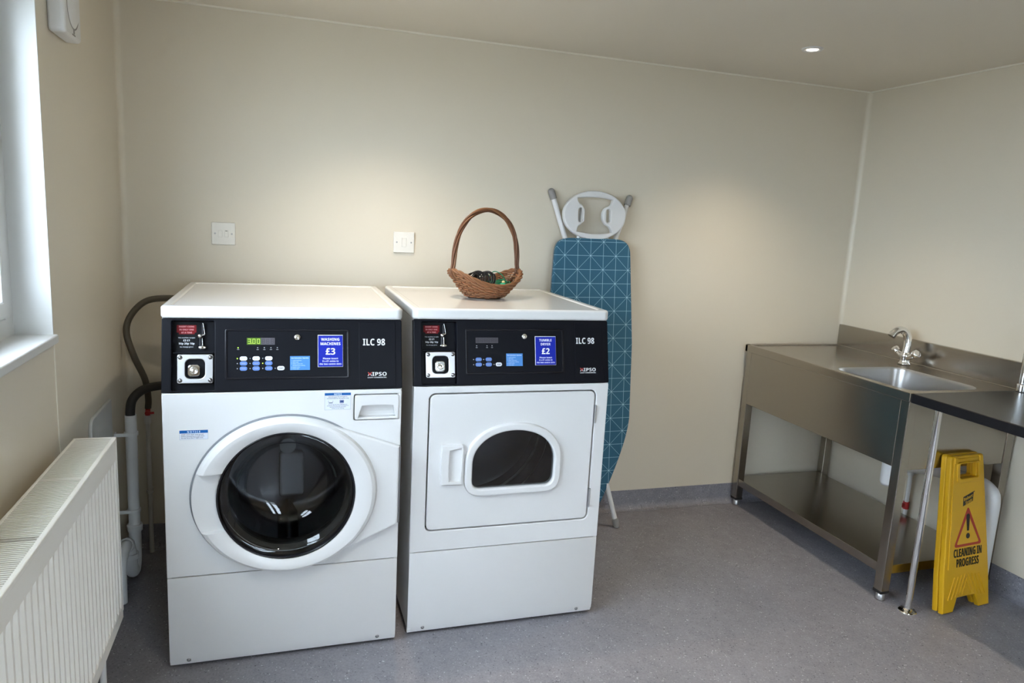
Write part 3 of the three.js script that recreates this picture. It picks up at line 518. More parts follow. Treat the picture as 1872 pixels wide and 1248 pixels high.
// ---------------------------------------------------------------- wicker basket on the dryer
{
  const YAW = 0.35, BX = 1.052, BZ = 0.462, BY = MT - 0.003;
  const t = thing('wicker_basket', 'brown wicker basket with tall hooped handle on the dryer', 'basket', [BX, BY, BZ], YAW);
  const tones = [[0.20, 0.085, 0.035], [0.15, 0.06, 0.025], [0.25, 0.115, 0.05]].map((c) => std(c, 0.6));
  const wick = (() => { const a = noiseGrid(256, 60), b = noiseGrid(256, 12); return dataTex(256, (x, y) => { const v = (a(x, y) - 0.5) * 70 + (b(x, y) - 0.5) * 50; return [134 + v, 86 + v * 0.72, 54 + v * 0.55]; }); })();
  const strand = std([1, 1, 1], 0.6, 0, { map: wick });
  // cross-section half axes and rim height by angle (ends of the long axis stand higher)
  const rimY = (a) => 0.047 + 0.050 * Math.pow(Math.abs(Math.cos(a)), 2.2);
  const at = (a, v, off = 0) => { const k = 0.52 + 0.48 * Math.pow(v, 0.75), e = 1 + 0.06 * v * Math.abs(Math.cos(a)); return V((0.139 * k * e + off) * Math.cos(a), 0.004 + v * rimY(a), (0.104 * k + off) * Math.sin(a)); };
  const NS = 30, rows = 11, gs = [[], [], []];
  for (let j = 0; j < rows; j++) { const v = (j + 0.5) / rows, pts = []; for (let i = 0; i < NS * 2; i++) { const a = i / (NS * 2) * Math.PI * 2; pts.push(at(a, v, (i % 2 ? 0 : ((i / 2 + j) % 2 ? 0.0042 : -0.0042))).add(V(0, (rnd() - 0.5) * 0.0016, 0))); } gs[j % 3].push(tube(pts, 0.0031 + rnd() * 0.0006, NS * 4, 6, true)); }
  gs.forEach((g, k) => obj('woven_side', g, k === 0 ? strand : tones[k === 1 ? 0 : 2], t));
  const st = []; for (let i = 0; i < NS; i++) { const a = i / NS * Math.PI * 2; st.push(tube([0, 0.3, 0.65, 1].map((v) => at(a, v)), 0.002, 10, 5)); }
  obj('stakes', st, tones[1], t);
  obj('base', [lathe([[0.0001, 0.002], [0.07, 0.002], [0.074, 0.006], [0.0001, 0.007]], 40).scale(1.0, 1, 0.78)], tones[1], t);
  const rim = []; for (let k = 0; k < 3; k++) { const pts = []; for (let i = 0; i < 48; i++) { const a = i / 48 * Math.PI * 2, w = a * 9 + k * 2.094; const q = at(a, 1.02); pts.push(q.add(V(Math.cos(a) * Math.cos(w) * 0.0045, Math.sin(w) * 0.0045, Math.sin(a) * Math.cos(w) * 0.0045))); } rim.push(tube(pts, 0.0042, 260, 7, true)); }
  obj('rim', rim, tones[0], t);
  const hm = [std([0.13, 0.05, 0.02], 0.55), std([0.19, 0.085, 0.035], 0.55), std([0.10, 0.038, 0.016], 0.55)];
  for (let k = 0; k < 4; k++) { const pts = []; for (let i = 0; i <= 40; i++) { const u = i / 40, a = Math.PI * (1 - u) , w = u * 11 + k * 1.571; const R = 0.0058; const x = Math.cos(a) * (0.145 + 0.002 * Math.sin(a)), y = 0.09 + Math.pow(Math.sin(a), 0.72) * 0.234; pts.push(V(x + Math.cos(a) * Math.cos(w) * R, y + Math.sin(a) * Math.cos(w) * R * 0.9, Math.sin(w) * R + (rnd() - 0.5) * 0.001)); } pts.unshift(V(-0.104, 0.05, Math.sin(k * 1.571) * 0.006)); pts.push(V(0.104, 0.05, Math.sin(k * 1.571 + 11) * 0.006)); obj('handle', tube(pts, 0.0044, 120, 7), hm[k % 3], t); }
  // things lying in the basket
  const wireM = std([0.02, 0.02, 0.022], 0.28);
  const coil = []; for (let k = 0; k < 15; k++) { const pts = [], c = V(-0.055 + k * 0.0055, 0, (rnd() - 0.5) * 0.006), rr = 0.026 + rnd() * 0.008, tl = 0.5 + (rnd() - 0.5) * 0.3; for (let i = 0; i < 14; i++) { const a = i / 14 * Math.PI * 2; pts.push(V(c.x + Math.cos(a) * rr * 0.45 + Math.sin(a) * tl * 0.02, 0.064 + Math.sin(a) * rr, c.z + Math.cos(a) * rr * 1.25 * 0.8)); } coil.push(tube(pts, 0.0022, 56, 6, true)); }
  coil.push(tube([V(-0.062, 0.06, 0.03), V(-0.082, 0.062, 0.034), V(-0.087, 0.07, 0.03), V(-0.07, 0.072, 0.028), V(-0.05, 0.062, 0.034)], 0.0022, 40, 6));
  coil.push(tube([V(0.03, 0.06, 0.0), V(0.042, 0.082, 0.0), V(0.05, 0.086, 0.0), V(0.054, 0.074, 0.0), V(0.044, 0.06, 0.01), V(0.03, 0.04, 0.03)], 0.0022, 40, 6));
  const cc = obj('cable_coil', coil, wireM); cc.position.set(BX - 0.005, BY, BZ - 0.01); cc.rotation.y = YAW; tag(cc, 'coiled black cable lying in the wicker basket', 'cable');
  const green = std([0.0, 0.24, 0.12], 0.35); const gg = [];
  for (let k = 0; k < 6; k++) { const pts = [], A = 0.062 + rnd() * 0.02, B = 0.048 + rnd() * 0.018, y = 0.036 + k * 0.0035; for (let i = 0; i < 16; i++) { const a = i / 16 * Math.PI * 2; pts.push(V(0.028 + Math.cos(a) * A * 0.85, y + (rnd() - 0.5) * 0.006 + 0.01 * Math.max(0, Math.cos(a)), 0.006 + Math.sin(a) * B)); } gg.push(tube(pts, 0.0021, 80, 6, true)); }
  gg.push(tube([V(0.03, 0.04, -0.02), V(0.05, 0.075, -0.045), V(0.078, 0.093, -0.05), V(0.1, 0.08, -0.03), V(0.107, 0.05, -0.01)], 0.0019, 50, 6));
  const gc = thing('green_line_coil', 'coil of green line with a small round peg in the basket', 'cord', [BX, BY, BZ], YAW);
  obj('line', gg, green, gc);
  obj('peg', [new THREE.SphereGeometry(0.014, 20, 14).scale(1.1, 0.75, 0.9).translate(0.04, 0.05, 0.058)], std([0.02, 0.42, 0.26], 0.3), gc);
  obj('knob', new THREE.SphereGeometry(0.0065, 14, 10).translate(0.046, 0.062, 0.052), std([0.6, 0.5, 0.25], 0.4), gc);
}

// ---------------------------------------------------------------- wall switches
{
  const mk = (name, label, x, y) => { const t = thing(name, label, 'switch', [x, y, 0]); obj('face_plate', rbox(-0.0435, -0.0435, 0, 0.0435, 0.0435, 0.0095, 0.003, 3), M.switch, t); for (const s of [-1, 1]) obj('screw', latheZ([[0.0001, 0.0016], [0.0028, 0.0014], [0.0038, 0]], 14).translate(s * 0.0305, 0, 0.0092), M.satin, t); return t; };
  const a = mk('fused_switch', 'white fused spur switch plate above the washing machine', 0.107, 1.286);
  obj('fuse_carrier', rbox(-0.019, -0.014, 0.008, -0.004, 0.013, 0.0108, 0.0012), M.switch, a);
  obj('rocker', [rbox(0.004, -0.0135, 0.008, 0.0185, 0.0135, 0.0118, 0.0015).rotateX(-0.03)], M.switch, a);
  obj('indicator_slot', box(0.0075, 0.0098, 0.011, 0.015, 0.0118, 0.0123), M.ink, a);
  const b = mk('light_switch', 'white single rocker switch plate left of the basket handle', 0.815, 1.281);
  obj('rocker', rbox(-0.0095, -0.0185, -0.004, 0.0095, 0.0185, 0.004, 0.0016).rotateX(0.09).translate(0, 0, 0.0095), M.switch, b);
}

// ---------------------------------------------------------------- extractor fan on the left wall
{
  const t = thing('extractor_fan', 'white square extractor fan high on the left wall', 'fan', [XL, 1.9, 0.735]);
  const shell = plate(rrect(-0.08, -0.08, 0.08, 0.08, 0.012), 0, 0.042, 0.01, 8, 4).rotateY(Math.PI / 2);
  obj('housing', shell, M.plasticWhite, t);
  const ringX = (r0, r1, x0, x1) => lathe([[r0, x0], [r0, x1], [r1, x1], [r1, x0]], 56).rotateZ(-Math.PI / 2);
  obj('grille_ring', ringX(0.054, 0.058, 0.04, 0.0425), M.greyCap, t);
  obj('grille_cover', lathe([[0.0001, 0.049], [0.044, 0.047], [0.052, 0.043], [0.053, 0.04]], 48).rotateZ(-Math.PI / 2), M.plasticWhite, t);
  obj('grille_tab', rbox(0.04, -0.068, -0.006, 0.0432, -0.054, 0.006, 0.001), M.greyCap, t);
  obj('logo_strip', box(0.0415, -0.073, -0.014, 0.0424, -0.069, 0.016), M.greyCap, t);
}

// ---------------------------------------------------------------- radiator
{
  const z0 = 0.955, z1 = 2.36, xf = -0.103, xr = -0.205, yt = 0.765, yb = 0.235;
  const t = thing('radiator', 'cream panel radiator with grille top below the window', 'radiator', [XL, 0, z0]);
  const X0 = xf - XL, XR0 = xr - XL, len = z1 - z0;
  // ribbed face: trapezoid pressings, 33 mm apart, blended flat at top and bottom
  const face = (x, dir) => {
    const pit = 0.0333, nz = Math.floor((len - 0.03) / pit), zs = []; zs.push([0, 0], [0.012, 0]);
    for (let i = 0; i < nz; i++) { const a = 0.014 + i * pit; zs.push([a, 0], [a + 0.006, 1], [a + 0.019, 1], [a + 0.025, 0]); }
    zs.push([len, 0]);
    const ys = [[yb, 0], [yb + 0.035, 0], [yb + 0.05, 1], [yt - 0.075, 1], [yt - 0.06, 0], [yt - 0.003, 0]];
    const p = [], id = [];
    for (const [y, k] of ys) for (const [z, h] of zs) p.push(x - dir * h * k * 0.009, y, z);
    for (let j = 0; j < ys.length - 1; j++) for (let i = 0; i < zs.length - 1; i++) { const a = j * zs.length + i, b = a + 1, c = a + zs.length, d = c + 1; dir > 0 ? id.push(a, c, b, b, c, d) : id.push(a, b, c, b, d, c); }
    const g = new THREE.BufferGeometry(); g.setAttribute('position', new THREE.Float32BufferAttribute(p, 3)); g.setIndex(id); return toCreasedNormals(clean((g.computeVertexNormals(), g)), 0.35);
  };
  const fp = obj('front_panel', face(X0, 1), M.radiator, t); obj('rear_panel', face(XR0 + 0.004, -1), M.radiator, t);
  obj('end_cap', rbox(XR0, yb + 0.02, -0.004, X0 + 0.001, yt - 0.004, 0.0, 0.0015), M.radiator, t); obj('end_cap', rbox(XR0, yb + 0.02, len, X0 + 0.001, yt - 0.004, len + 0.004, 0.0015), M.radiator, t);
  obj('convector_fins', [box(XR0 + 0.02, yb + 0.02, 0.01, XR0 + 0.022, yt - 0.05, len - 0.01), box(X0 - 0.022, yb + 0.02, 0.01, X0 - 0.02, yt - 0.05, len - 0.01)], M.gap, t);
  const gr = obj('top_grille', [rbox(X0 - 0.010, yt - 0.014, -0.004, X0 + 0.001, yt, len + 0.004, 0.003), rbox(XR0, yt - 0.014, -0.004, XR0 + 0.008, yt, len + 0.004, 0.003), rbox(XR0, yt - 0.014, -0.004, X0, yt, 0.006, 0.002), rbox(XR0, yt - 0.014, len - 0.006, X0, yt, len + 0.004, 0.002), ...[0.3, 0.62, 0.94].map((z) => box(XR0 + 0.006, yt - 0.005, z, X0 - 0.008, yt - 0.001, z + 0.012))], M.radiator, t);
  const slat = box(XR0 + 0.006, -0.006, -0.0021, X0 - 0.008, 0.0, 0.0021);
  for (let z = 0.014; z < len - 0.01; z += 0.0079) { const s = obj('slat', slat, M.radiator, gr); s.position.set(0, yt - 0.001, z); }
  obj('valve_pipe', [cyl(V(0.085, 0, -0.02), V(0.085, 0.2, -0.02), 0.0085), cyl(V(0.085, 0.2, -0.02), V(0.085, 0.27, 0.0), 0.013), cyl(V(0.085, 0.262, -0.028), V(0.085, 0.262, 0.012), 0.012)], M.plasticWhite, t);
  obj('pipe_collar', lathe([[0.009, 0.012], [0.018, 0.010], [0.03, 0.003], [0.032, 0]], 28).translate(0.085, 0, -0.02), M.plasticWhite, t);
}
// pale plastic panel on the wall beyond the radiator
{
  const g = plate(rrect(0.0, 0.0, 0.275, 0.46, [0.01, 0.01, 0.004, 0.035]), 0, 0.011, 0.003, 10).applyMatrix4(new THREE.Matrix4().set(0, 0, 1, 0, 0, 1, 0, 0, -1, 0, 0, 0, 0, 0, 0, 1));
  const o = obj('access_panel', g, std([0.55, 0.55, 0.53], 0.35)); o.position.set(XL, 0.255, 0.612); tag(o, 'pale plastic panel on the wall between radiator and waste pipe', 'panel');
}
// ---------------------------------------------------------------- pipes and hoses left of the washing machine
{
  const px = -0.199, pz = 0.247;
  const t = thing('waste_pipe', 'grey plastic waste standpipe in the corner beside the radiator', 'pipe', [px, 0, pz]);
  obj('pipe', [cyl(V(0, 0.19, 0), V(0, 0.63, 0), 0.0195, 0.0195, 28, true), latheZ([[0.0195, 0], [0.017, 0]], 28).rotateX(-Math.PI / 2).translate(0, 0.63, 0)], M.pipe, t);
  for (const y of [0.56, 0.265]) obj('pipe_clip', [lathe([[0.0197, -0.007], [0.0235, -0.006], [0.0235, 0.006], [0.0197, 0.007]], 28).translate(0, y, 0), rbox(XL - px, y - 0.006, 0.012, 0.004, y + 0.006, 0.022, 0.002), rbox(XL - px, y - 0.01, 0.006, XL - px + 0.006, y + 0.01, 0.03, 0.002)], M.pipe, t);
  obj('union_nut', lathe([[0.0197, 0.012], [0.026, 0.011], [0.0275, 0.006], [0.0275, -0.014], [0.022, -0.016]], 12).translate(0, 0.2, 0), M.pipe, t);
  obj('trap', [tube([V(0, 0.2, 0), V(0, 0.11, 0), V(0, 0.07, 0.008), V(0, 0.045, 0.035), V(0, 0.06, 0.07), V(0, 0.1, 0.083), V(0, 0.13, 0.084)], 0.0215, 48, 20), lathe([[0.0217, 0.01], [0.027, 0.009], [0.0275, -0.009], [0.0217, -0.01]], 12).translate(0, 0.125, 0.084), tube([V(0, 0.13, 0.084), V(-0.005, 0.165, 0.09), V(-0.01, 0.175, 0.12), V(-0.012, 0.165, 0.16), V(-0.012, 0.14, 0.2), V(-0.012, 0.01, 0.21)], 0.0205, 40, 18), lathe([[0.0217, 0.01], [0.027, 0.009], [0.0275, -0.009], [0.0217, -0.01]], 12).rotateX(1.2).translate(-0.009, 0.176, 0.108)], M.pipe, t);
  const s = thing('supply_pipe', 'thin white water supply pipe with red tap in the corner', 'pipe', [-0.177, 0, 0.048]);
  obj('pipe', cyl(V(0, 0, 0), V(0.001, 0.555, 0), 0.0088, 0.0088, 18), std([0.6, 0.58, 0.54], 0.5), s);
  const cm = std([0.66, 0.64, 0.6], 0.5);
  obj('collar', cyl(V(0.001, 0.54, 0), V(0.001, 0.572, 0), 0.0125), cm, s);
  obj('pipe_clip', [cyl(V(0, 0.252, 0), V(0, 0.264, 0), 0.0125), rbox(-0.006, 0.252, -0.047, 0.006, 0.264, -0.004, 0.002)], cm, s);
  obj('tap', [cyl(V(0.001, 0.572, 0), V(0.003, 0.602, 0), 0.009), cyl(V(0.002, 0.587, -0.002), V(0.002, 0.587, 0.026), 0.007), rbox(-0.004, 0.583, 0.02, 0.028, 0.591, 0.028, 0.002)], M.red, s);
  const h = obj('inlet_hose', tube([V(-0.174, 0.6, 0.048), V(-0.171, 0.64, 0.052), V(-0.176, 0.72, 0.075), V(-0.206, 0.815, 0.1), V(-0.229, 0.905, 0.1), V(-0.214, 0.97, 0.1), V(-0.16, 1.027, 0.1), V(-0.08, 1.04, 0.1), V(0.02, 1.03, 0.1), V(0.09, 0.98, 0.105), V(0.1, 0.93, 0.125)], 0.0118, 120, 14), M.hose); tag(h, 'thin brown-grey water hose arching behind the washing machine', 'hose');
  const d = obj('drain_hose', tube([V(-0.199, 0.59, 0.247), V(-0.199, 0.645, 0.247), V(-0.192, 0.685, 0.235), V(-0.165, 0.71, 0.2), V(-0.12, 0.715, 0.16), V(-0.05, 0.705, 0.11), V(0.05, 0.69, 0.09), V(0.16, 0.66, 0.1), V(0.2, 0.64, 0.125)], 0.0162, 90, 16), M.rubber); tag(d, 'thick black drain hose curving into the grey standpipe', 'hose');
}

// ---------------------------------------------------------------- steel sink unit
const SK = { x0: 2.5515, x1: XR - 0.002, z0: 0.0186, z1: 1.0331, h: 0.8441 };
{
  const { x0, x1, z0, z1, h } = SK;
  const t = thing('sink_unit', 'freestanding stainless steel sink unit with drainer and lower shelf', 'sink', [x0, 0, z0]);
  const w = x1 - x0, l = z1 - z0;                                        // local: x across 0..w, z along 0..l
  const lay = (g) => g.applyMatrix4(new THREE.Matrix4().set(1, 0, 0, 0, 0, 0, 1, 0, 0, 1, 0, 0, 0, 0, 0, 1));   // shape (x, z) -> plan, extrusion -> up
  const B = { x0: 2.603 - x0, x1: 2.974 - x0, z0: 0.562 - z0, z1: 0.985 - z0 };
  const topS = rrect(0.02, 0.02, w - 0.028, l - 0.004, 0.006); topS.holes.push(rrect(B.x0, B.z0, B.x1, B.z1, 0.065, THREE.Path));
  const top = flip(lay(plate(topS, h - 0.010, h - 0.005, 0.0015, 12)).toNonIndexed());
  const parts = [top,
    rbox(0, h - 0.036, 0, 0.022, h, l, 0.004, 3), rbox(0, h - 0.036, 0, w, h, 0.022, 0.004, 3), rbox(0.02, h - 0.036, l - 0.006, w, h - 0.003, l, 0.002),
    rbox(w - 0.034, h - 0.02, 0.01, w - 0.02, h + 0.002, l, 0.004)].map((g) => uvMetres(g));
  const wt = obj('worktop', parts, M.steel, t);
  obj('splashback', [uvMetres(rbox(w - 0.022, h - 0.02, 0, w, 0.949, l, 0.0025))], M.steel, wt);
  // bowl: stacked rounded rectangles
  { const sec = [[0, 0, 0.065], [-0.004, 0.002, 0.064], [-0.012, 0.004, 0.063], [-0.17, 0.018, 0.058], [-0.2, 0.028, 0.055], [-0.214, 0.05, 0.045]], ring = (k, r) => rrect(B.x0 + k, B.z0 + k, B.x1 - k, B.z1 - k, r).getSpacedPoints(96), p = [], id = [], n = 96;
    for (const [y, k, r] of sec) for (const q of ring(k, r).slice(0, n)) p.push(q.x, h - 0.005 + y, q.y);
    p.push((B.x0 + B.x1) / 2, h - 0.224, (B.z0 + B.z1) / 2); const c = p.length / 3 - 1;
    for (let j = 0; j < sec.length - 1; j++) for (let i = 0; i < n; i++) { const a = j * n + i, b = j * n + (i + 1) % n; id.push(a, a + n, b, b, a + n, b + n); }
    for (let i = 0; i < n; i++) id.push((sec.length - 1) * n + i, c, (sec.length - 1) * n + (i + 1) % n);
    const g = new THREE.BufferGeometry(); g.setAttribute('position', new THREE.Float32BufferAttribute(p, 3)); g.setIndex(id); g.computeVertexNormals(); const gg = clean(g); uvMetres(gg);
    const bowl = obj('bowl', gg, M.steelBowl, t);
    obj('waste_outlet', lathe([[0.0001, 0.001], [0.02, 0.001], [0.03, 0.004], [0.043, 0.003], [0.045, 0]], 32).translate((B.x0 + B.x1) / 2, h - 0.223, (B.z0 + B.z1) / 2), M.chrome, bowl); }
  obj('apron', [uvMetres(rbox(0.008, 0.544, 0.045, 0.012, h - 0.034, l - 0.045, 0.0015))], M.steel, t);
  obj('end_panel', [uvMetres(rbox(0.045, 0.538, l - 0.014, w - 0.03, h - 0.034, l - 0.010, 0.0015)), uvMetres(box(0.046, 0.538, l - 0.0105, 0.072, h - 0.034, l - 0.0085))], M.steel, t);
  obj('end_panel', [uvMetres(rbox(0.045, 0.538, 0.010, w - 0.03, h - 0.034, 0.014, 0.0015))], M.steel, t);
  for (const [x, z] of [[0.008, 0.006], [0.008, l - 0.046], [w - 0.05, 0.006], [w - 0.05, l - 0.046]]) {
    const lg = obj('leg', [uvMetres(rbox(x, 0.04, z, x + 0.04, h - 0.034, z + 0.04, 0.003))], M.steel, t);
    obj('foot', [lathe([[0.0001, 0], [0.017, 0], [0.018, 0.003], [0.018, 0.008], [0.0165, 0.011], [0.0165, 0.03], [0.0001, 0.03]], 24).translate(x + 0.02, 0, z + 0.02)], M.satin, lg);
    obj('foot_collar', [rbox(x - 0.001, 0.03, z - 0.001, x + 0.041, 0.042, z + 0.041, 0.002)], M.rubber, lg);
  }
  obj('shelf', [uvMetres(rbox(0.012, 0.143, 0.012, w - 0.056, 0.147, l - 0.012, 0.0015)), uvMetres(rbox(0.012, 0.11, 0.046, 0.016, 0.146, l - 0.046, 0.0015)), uvMetres(rbox(0.048, 0.11, l - 0.016, w - 0.05, 0.146, l - 0.012, 0.0015)), uvMetres(rbox(0.048, 0.11, 0.012, w - 0.05, 0.146, 0.016, 0.0015))], M.steel, t);
}
// mixer tap
{
  const t = thing('mixer_tap', 'chrome mixer tap with two crosswise handles behind the sink bowl', 'tap', [3.046, SK.h - 0.004, 0.523]);
  obj('body', [lathe([[0.0001, 0], [0.026, 0], [0.026, 0.006], [0.021, 0.012], [0.020, 0.03], [0.024, 0.042], [0.018, 0.058], [0.0001, 0.06]], 32), cyl(V(0, 0.03, 0.005), V(0, 0.05, 0.045), 0.014, 0.012), cyl(V(0, 0.03, -0.005), V(0, 0.05, -0.045), 0.014, 0.012)], M.chrome, t);
  for (const s of [-1, 1]) obj('handle', lathe([[0.0001, 0.03], [0.012, 0.031], [0.019, 0.027], [0.021, 0.018], [0.017, 0.004], [0.013, 0], [0.0001, 0]], 8).rotateX(s * 1.0).translate(0, 0.048, s * 0.042), M.chrome, t);
  const pts = [V(0, 0.05, 0), V(0.004, 0.085, -0.001), V(0.004, 0.12, -0.004), V(-0.008, 0.147, -0.01), V(-0.03, 0.158, -0.016), V(-0.055, 0.15, -0.02), V(-0.068, 0.136, -0.022)];
  obj('spout', [tube(pts, 0.0165, 60, 18), cyl(V(-0.06, 0.146, -0.021), V(-0.073, 0.127, -0.023), 0.0165, 0.0165, 24)], M.chrome, t);
}
// plumbing under the sink
{
  const t = thing('sink_waste_trap', 'white plastic waste trap and bent pipe under the sink bowl', 'pipe', [2.789, 0, 0.775]);
  obj('tailpiece', [cyl(V(0, 0.5, 0), V(0, 0.63, 0), 0.022), cyl(V(0, 0.585, 0), V(0, 0.612, 0), 0.03)], M.plasticWhite, t);
  obj('bottle_trap', lathe([[0.0001, 0.37], [0.03, 0.372], [0.036, 0.385], [0.036, 0.48], [0.03, 0.5], [0.022, 0.505]], 32), M.plasticWhite, t);
  obj('outlet_pipe', [tube([V(0.03, 0.455, 0), V(0.12, 0.452, 0.02), V(0.2, 0.448, 0.1), V(0.24, 0.446, 0.21), V(0.247, 0.43, 0.258), V(0.249, 0.39, 0.275), V(0.249, 0.25, 0.276), V(0.249, 0, 0.276)], 0.027, 80, 20)], M.plasticWhite, t);
  const s = thing('sink_supply_pipe', 'thin white water pipe with red valve under the sink', 'pipe', [3.1, 0, 0.6]);
  obj('pipe', [cyl(V(0, 0.2, 0), V(0, 0.62, 0), 0.009), cyl(V(0, 0.33, 0), V(0, 0.35, 0), 0.013), rbox(0, 0.335, -0.006, 0.036, 0.345, 0.006, 0.002), cyl(V(0, 0, 0), V(0, 0.17, 0), 0.009)], M.plasticWhite, s);
  obj('valve', [cyl(V(0, 0.168, 0), V(0, 0.202, 0), 0.014), rbox(-0.03, 0.178, -0.006, -0.008, 0.196, 0.006, 0.003)], M.red, s);
}

// ---------------------------------------------------------------- black counter with steel pole leg
{
  const z0 = 1.036, z1 = 2.75, x0 = 2.5515, h = 0.8445;
  const t = thing('black_counter', 'black laminate counter on steel pole legs beside the sink', 'counter', [x0, 0, z0]);
  obj('counter_top', rbox(0, h - 0.036, 0, XR - x0 - 0.002, h, z1 - z0, 0.004, 3), M.counter, t);
  for (const z of [0.07, 1.6]) {
    const p = obj('pole_leg', cyl(V(0.064, 0.004, z), V(0.064, h - 0.036, z), 0.0125, 0.0125, 28), M.chrome, t);
    obj('floor_flange', lathe([[0.0128, 0.012], [0.016, 0.010], [0.018, 0.006], [0.030, 0.0045], [0.033, 0.002], [0.033, 0]], 32).translate(0.064, 0, z), M.chrome, p);
    obj('top_flange', lathe([[0.0128, -0.012], [0.016, -0.010], [0.018, -0.005], [0.030, -0.003], [0.032, 0]], 32).translate(0.064, h - 0.036, z), M.chrome, p);
  }
}
// chrome post standing on the counter
{
  const t = thing('chrome_post', 'short chrome post standing on the counter corner beside the wall', 'post', [3.072, 0.8445, 1.062]);
  obj('tube', [lathe([[0.0155, 0.03], [0.0155, 0.228], [0.0145, 0.231], [0.0001, 0.231]], 32)], M.chrome, t);
  obj('collar', lathe([[0.0001, 0], [0.0205, 0], [0.021, 0.003], [0.021, 0.027], [0.0195, 0.031], [0.0155, 0.032]], 32), M.chrome, t);
}

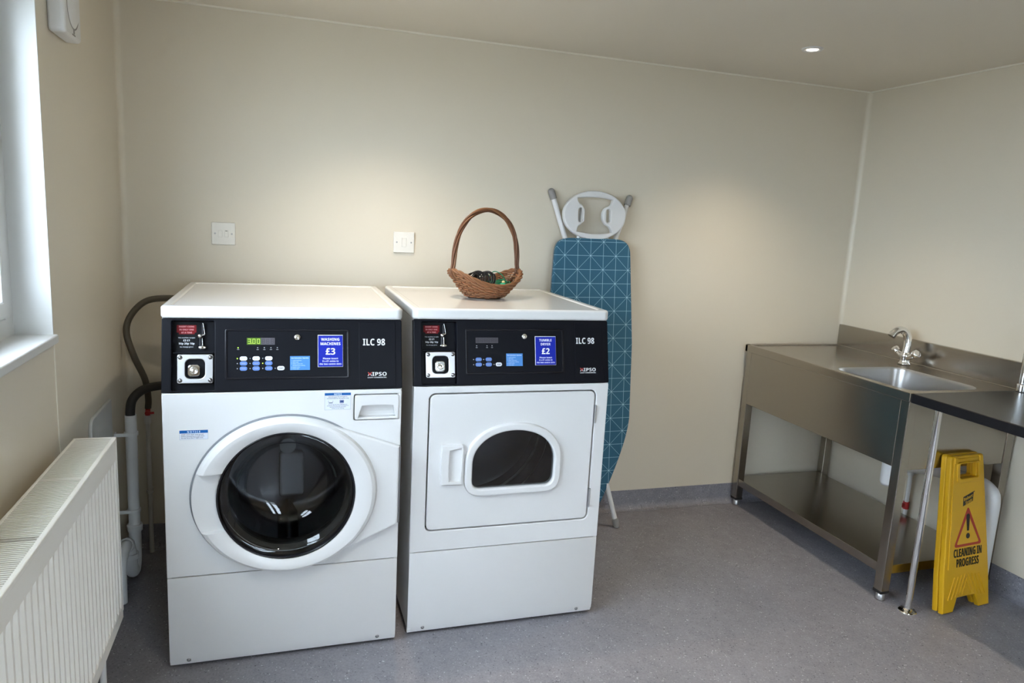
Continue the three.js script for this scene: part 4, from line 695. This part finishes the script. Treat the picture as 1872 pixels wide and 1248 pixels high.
// ---------------------------------------------------------------- yellow floor sign
{
  const t = thing('floor_sign', 'folded yellow plastic floor sign reading cleaning in progress', 'floor sign', [2.859, 0, 1.14], 0.09);
  const H = 0.602, outline = (S) => { const s = new S(); s.moveTo(-0.133, 0); s.lineTo(-0.075, 0); s.lineTo(-0.052, 0.052); s.lineTo(0.052, 0.052); s.lineTo(0.075, 0); s.lineTo(0.133, 0); s.lineTo(0.128, 0.14); s.lineTo(0.092, H - 0.012); s.quadraticCurveTo(0.09, H, 0.078, H); s.lineTo(-0.078, H); s.quadraticCurveTo(-0.09, H, -0.092, H - 0.012); s.lineTo(-0.128, 0.14); s.closePath(); return s; };
  const grip = () => rrect(-0.052, 0.515, 0.052, 0.572, 0.008, THREE.Path);
  const lean = (g, a, z) => g.rotateX(a).translate(0, 0.002, z);
  const A = -0.155;
  const front = outline(THREE.Shape); front.holes.push(grip());
  const fp = obj('front_panel', [plate(front, -0.022, 0, 0.004, 6, 2)], M.yellow, t); fp.rotation.x = A; fp.position.set(0, 0.003, 0.012);
  const rear = outline(THREE.Shape); rear.holes.push(grip());
  const rp = obj('rear_panel', plate(rear, -0.022, 0, 0.004, 6, 2), M.yellow, t); rp.rotation.x = A + 0.006; rp.position.set(0, 0.003, -0.0125);
  // raised field, grip moulding, hinge lugs, chevron ribs
  const fld = new THREE.Shape(); fld.moveTo(-0.108, 0.168); fld.lineTo(0.108, 0.168); fld.lineTo(0.079, 0.592); fld.lineTo(-0.079, 0.592); fld.closePath(); fld.holes.push(rrect(-0.063, 0.503, 0.063, 0.582, 0.012, THREE.Path));
  obj('print_field', plate(fld, -0.001, 0.0035, 0.0015), M.yellow, fp);
  const gm = rrect(-0.068, 0.498, 0.068, 0.578, 0.014); gm.holes.push(grip()); obj('grip_moulding', plate(gm, 0, 0.0085, 0.003, 6, 2), M.yellow, fp);
  for (const s of [-1, 1]) obj('hinge_lug', rbox(s * 0.07 - 0.008, 0.574, -0.002, s * 0.07 + 0.008, 0.598, 0.007, 0.002), M.yellow, fp);
  const ribs = []; for (let k = 0; k < 5; k++) for (const s of [-1, 1]) { const x = s * (0.012 + k * 0.02); const b = rbox(-0.0022, 0, -0.001, 0.0022, k < 1 ? 0.07 : 0.092, 0.0028, 0.001); b.rotateZ(s * 0.42).translate(x + s * 0.014, 0.062 - Math.min(k, 3) * 0.004, 0); ribs.push([b]); }
  for (const r of ribs) obj('chevron_rib', r, M.yellow, fp);
  const Z = 0.0035;
  const tri = new THREE.Shape(); const rt = (k, S) => { const s = new S(), a = [-0.088 * k, -0.0], c = [0, 0.16]; const pts = [[-0.08 + k, 0.25 + k * 0.6], [0.08 - k, 0.25 + k * 0.6], [0, 0.406 - k * 1.9]], r = 0.013 - k * 0.35; const V2 = pts.map((q) => new THREE.Vector2(...q)); for (let i = 0; i < 3; i++) { const p = V2[i], q = V2[(i + 2) % 3], n = V2[(i + 1) % 3], d1 = q.clone().sub(p).setLength(r * 1.3).add(p), d2 = n.clone().sub(p).setLength(r * 1.3).add(p); i ? s.lineTo(d1.x, d1.y) : s.moveTo(d1.x, d1.y); s.quadraticCurveTo(p.x, p.y, d2.x, d2.y); } s.closePath(); return s; };
  const tr = rt(0, THREE.Shape); tr.holes.push(rt(0.016, THREE.Path));
  obj('warning_triangle', plate(tr, Z - 0.0002, Z + 0.0004), M.signRed, fp);
  const ex = new THREE.Shape(); ex.moveTo(-0.0055, 0.309); ex.lineTo(0.0055, 0.309); ex.lineTo(0.0105, 0.366); ex.quadraticCurveTo(0.010, 0.375, 0, 0.375); ex.quadraticCurveTo(-0.010, 0.375, -0.0105, 0.366); ex.closePath();
  const dot = new THREE.Shape(); dot.absarc(0, 0.289, 0.0108, 0, Math.PI * 2, false);
  obj('exclamation_mark', [plate(ex, Z - 0.0002, Z + 0.0005), plate(dot, Z - 0.0002, Z + 0.0005)], M.ink, fp);
  const fat = (s, x, y, sz, sx) => { const a = letters(s, sz, [x, y, Z - 0.0002], { sx, align: 'center', depth: 0.0006 }); return [a.clone().translate(-0.0009, 0, 0), a, a.clone().translate(0.0009, 0, 0)]; };
  obj('sign_lettering', fat('CLEANING IN', 0.0, 0.212, 0.0315, 0.57), M.ink, fp);
  obj('sign_lettering', fat('PROGRESS', 0.0, 0.173, 0.0315, 0.6), M.ink, fp);
  const lg = new THREE.Shape(); lg.moveTo(-0.03, 0.406); lg.lineTo(-0.024, 0.408); lg.lineTo(0.026, 0.422); lg.lineTo(0.03, 0.456); lg.lineTo(0.037, 0.458); lg.lineTo(0.036, 0.461); lg.lineTo(0.026, 0.458); lg.lineTo(-0.028, 0.442); lg.closePath();
  obj('maker_logo', plate(lg, Z - 0.0002, Z + 0.0003), M.ink, fp);
  const rs = [letters('Robert', 0.012, [0, 0.432, Z + 0.0002], { align: 'center', sx: 0.95 }), letters('Scott', 0.012, [0.003, 0.416, Z + 0.0002], { align: 'center', sx: 0.95 })].map((g) => g.applyMatrix4(new THREE.Matrix4().makeShear(0.27, 0, 0, 0, 0, 0)));
  obj('maker_lettering', rs, M.yellow, fp);
}

renderer.render(scene, camera);
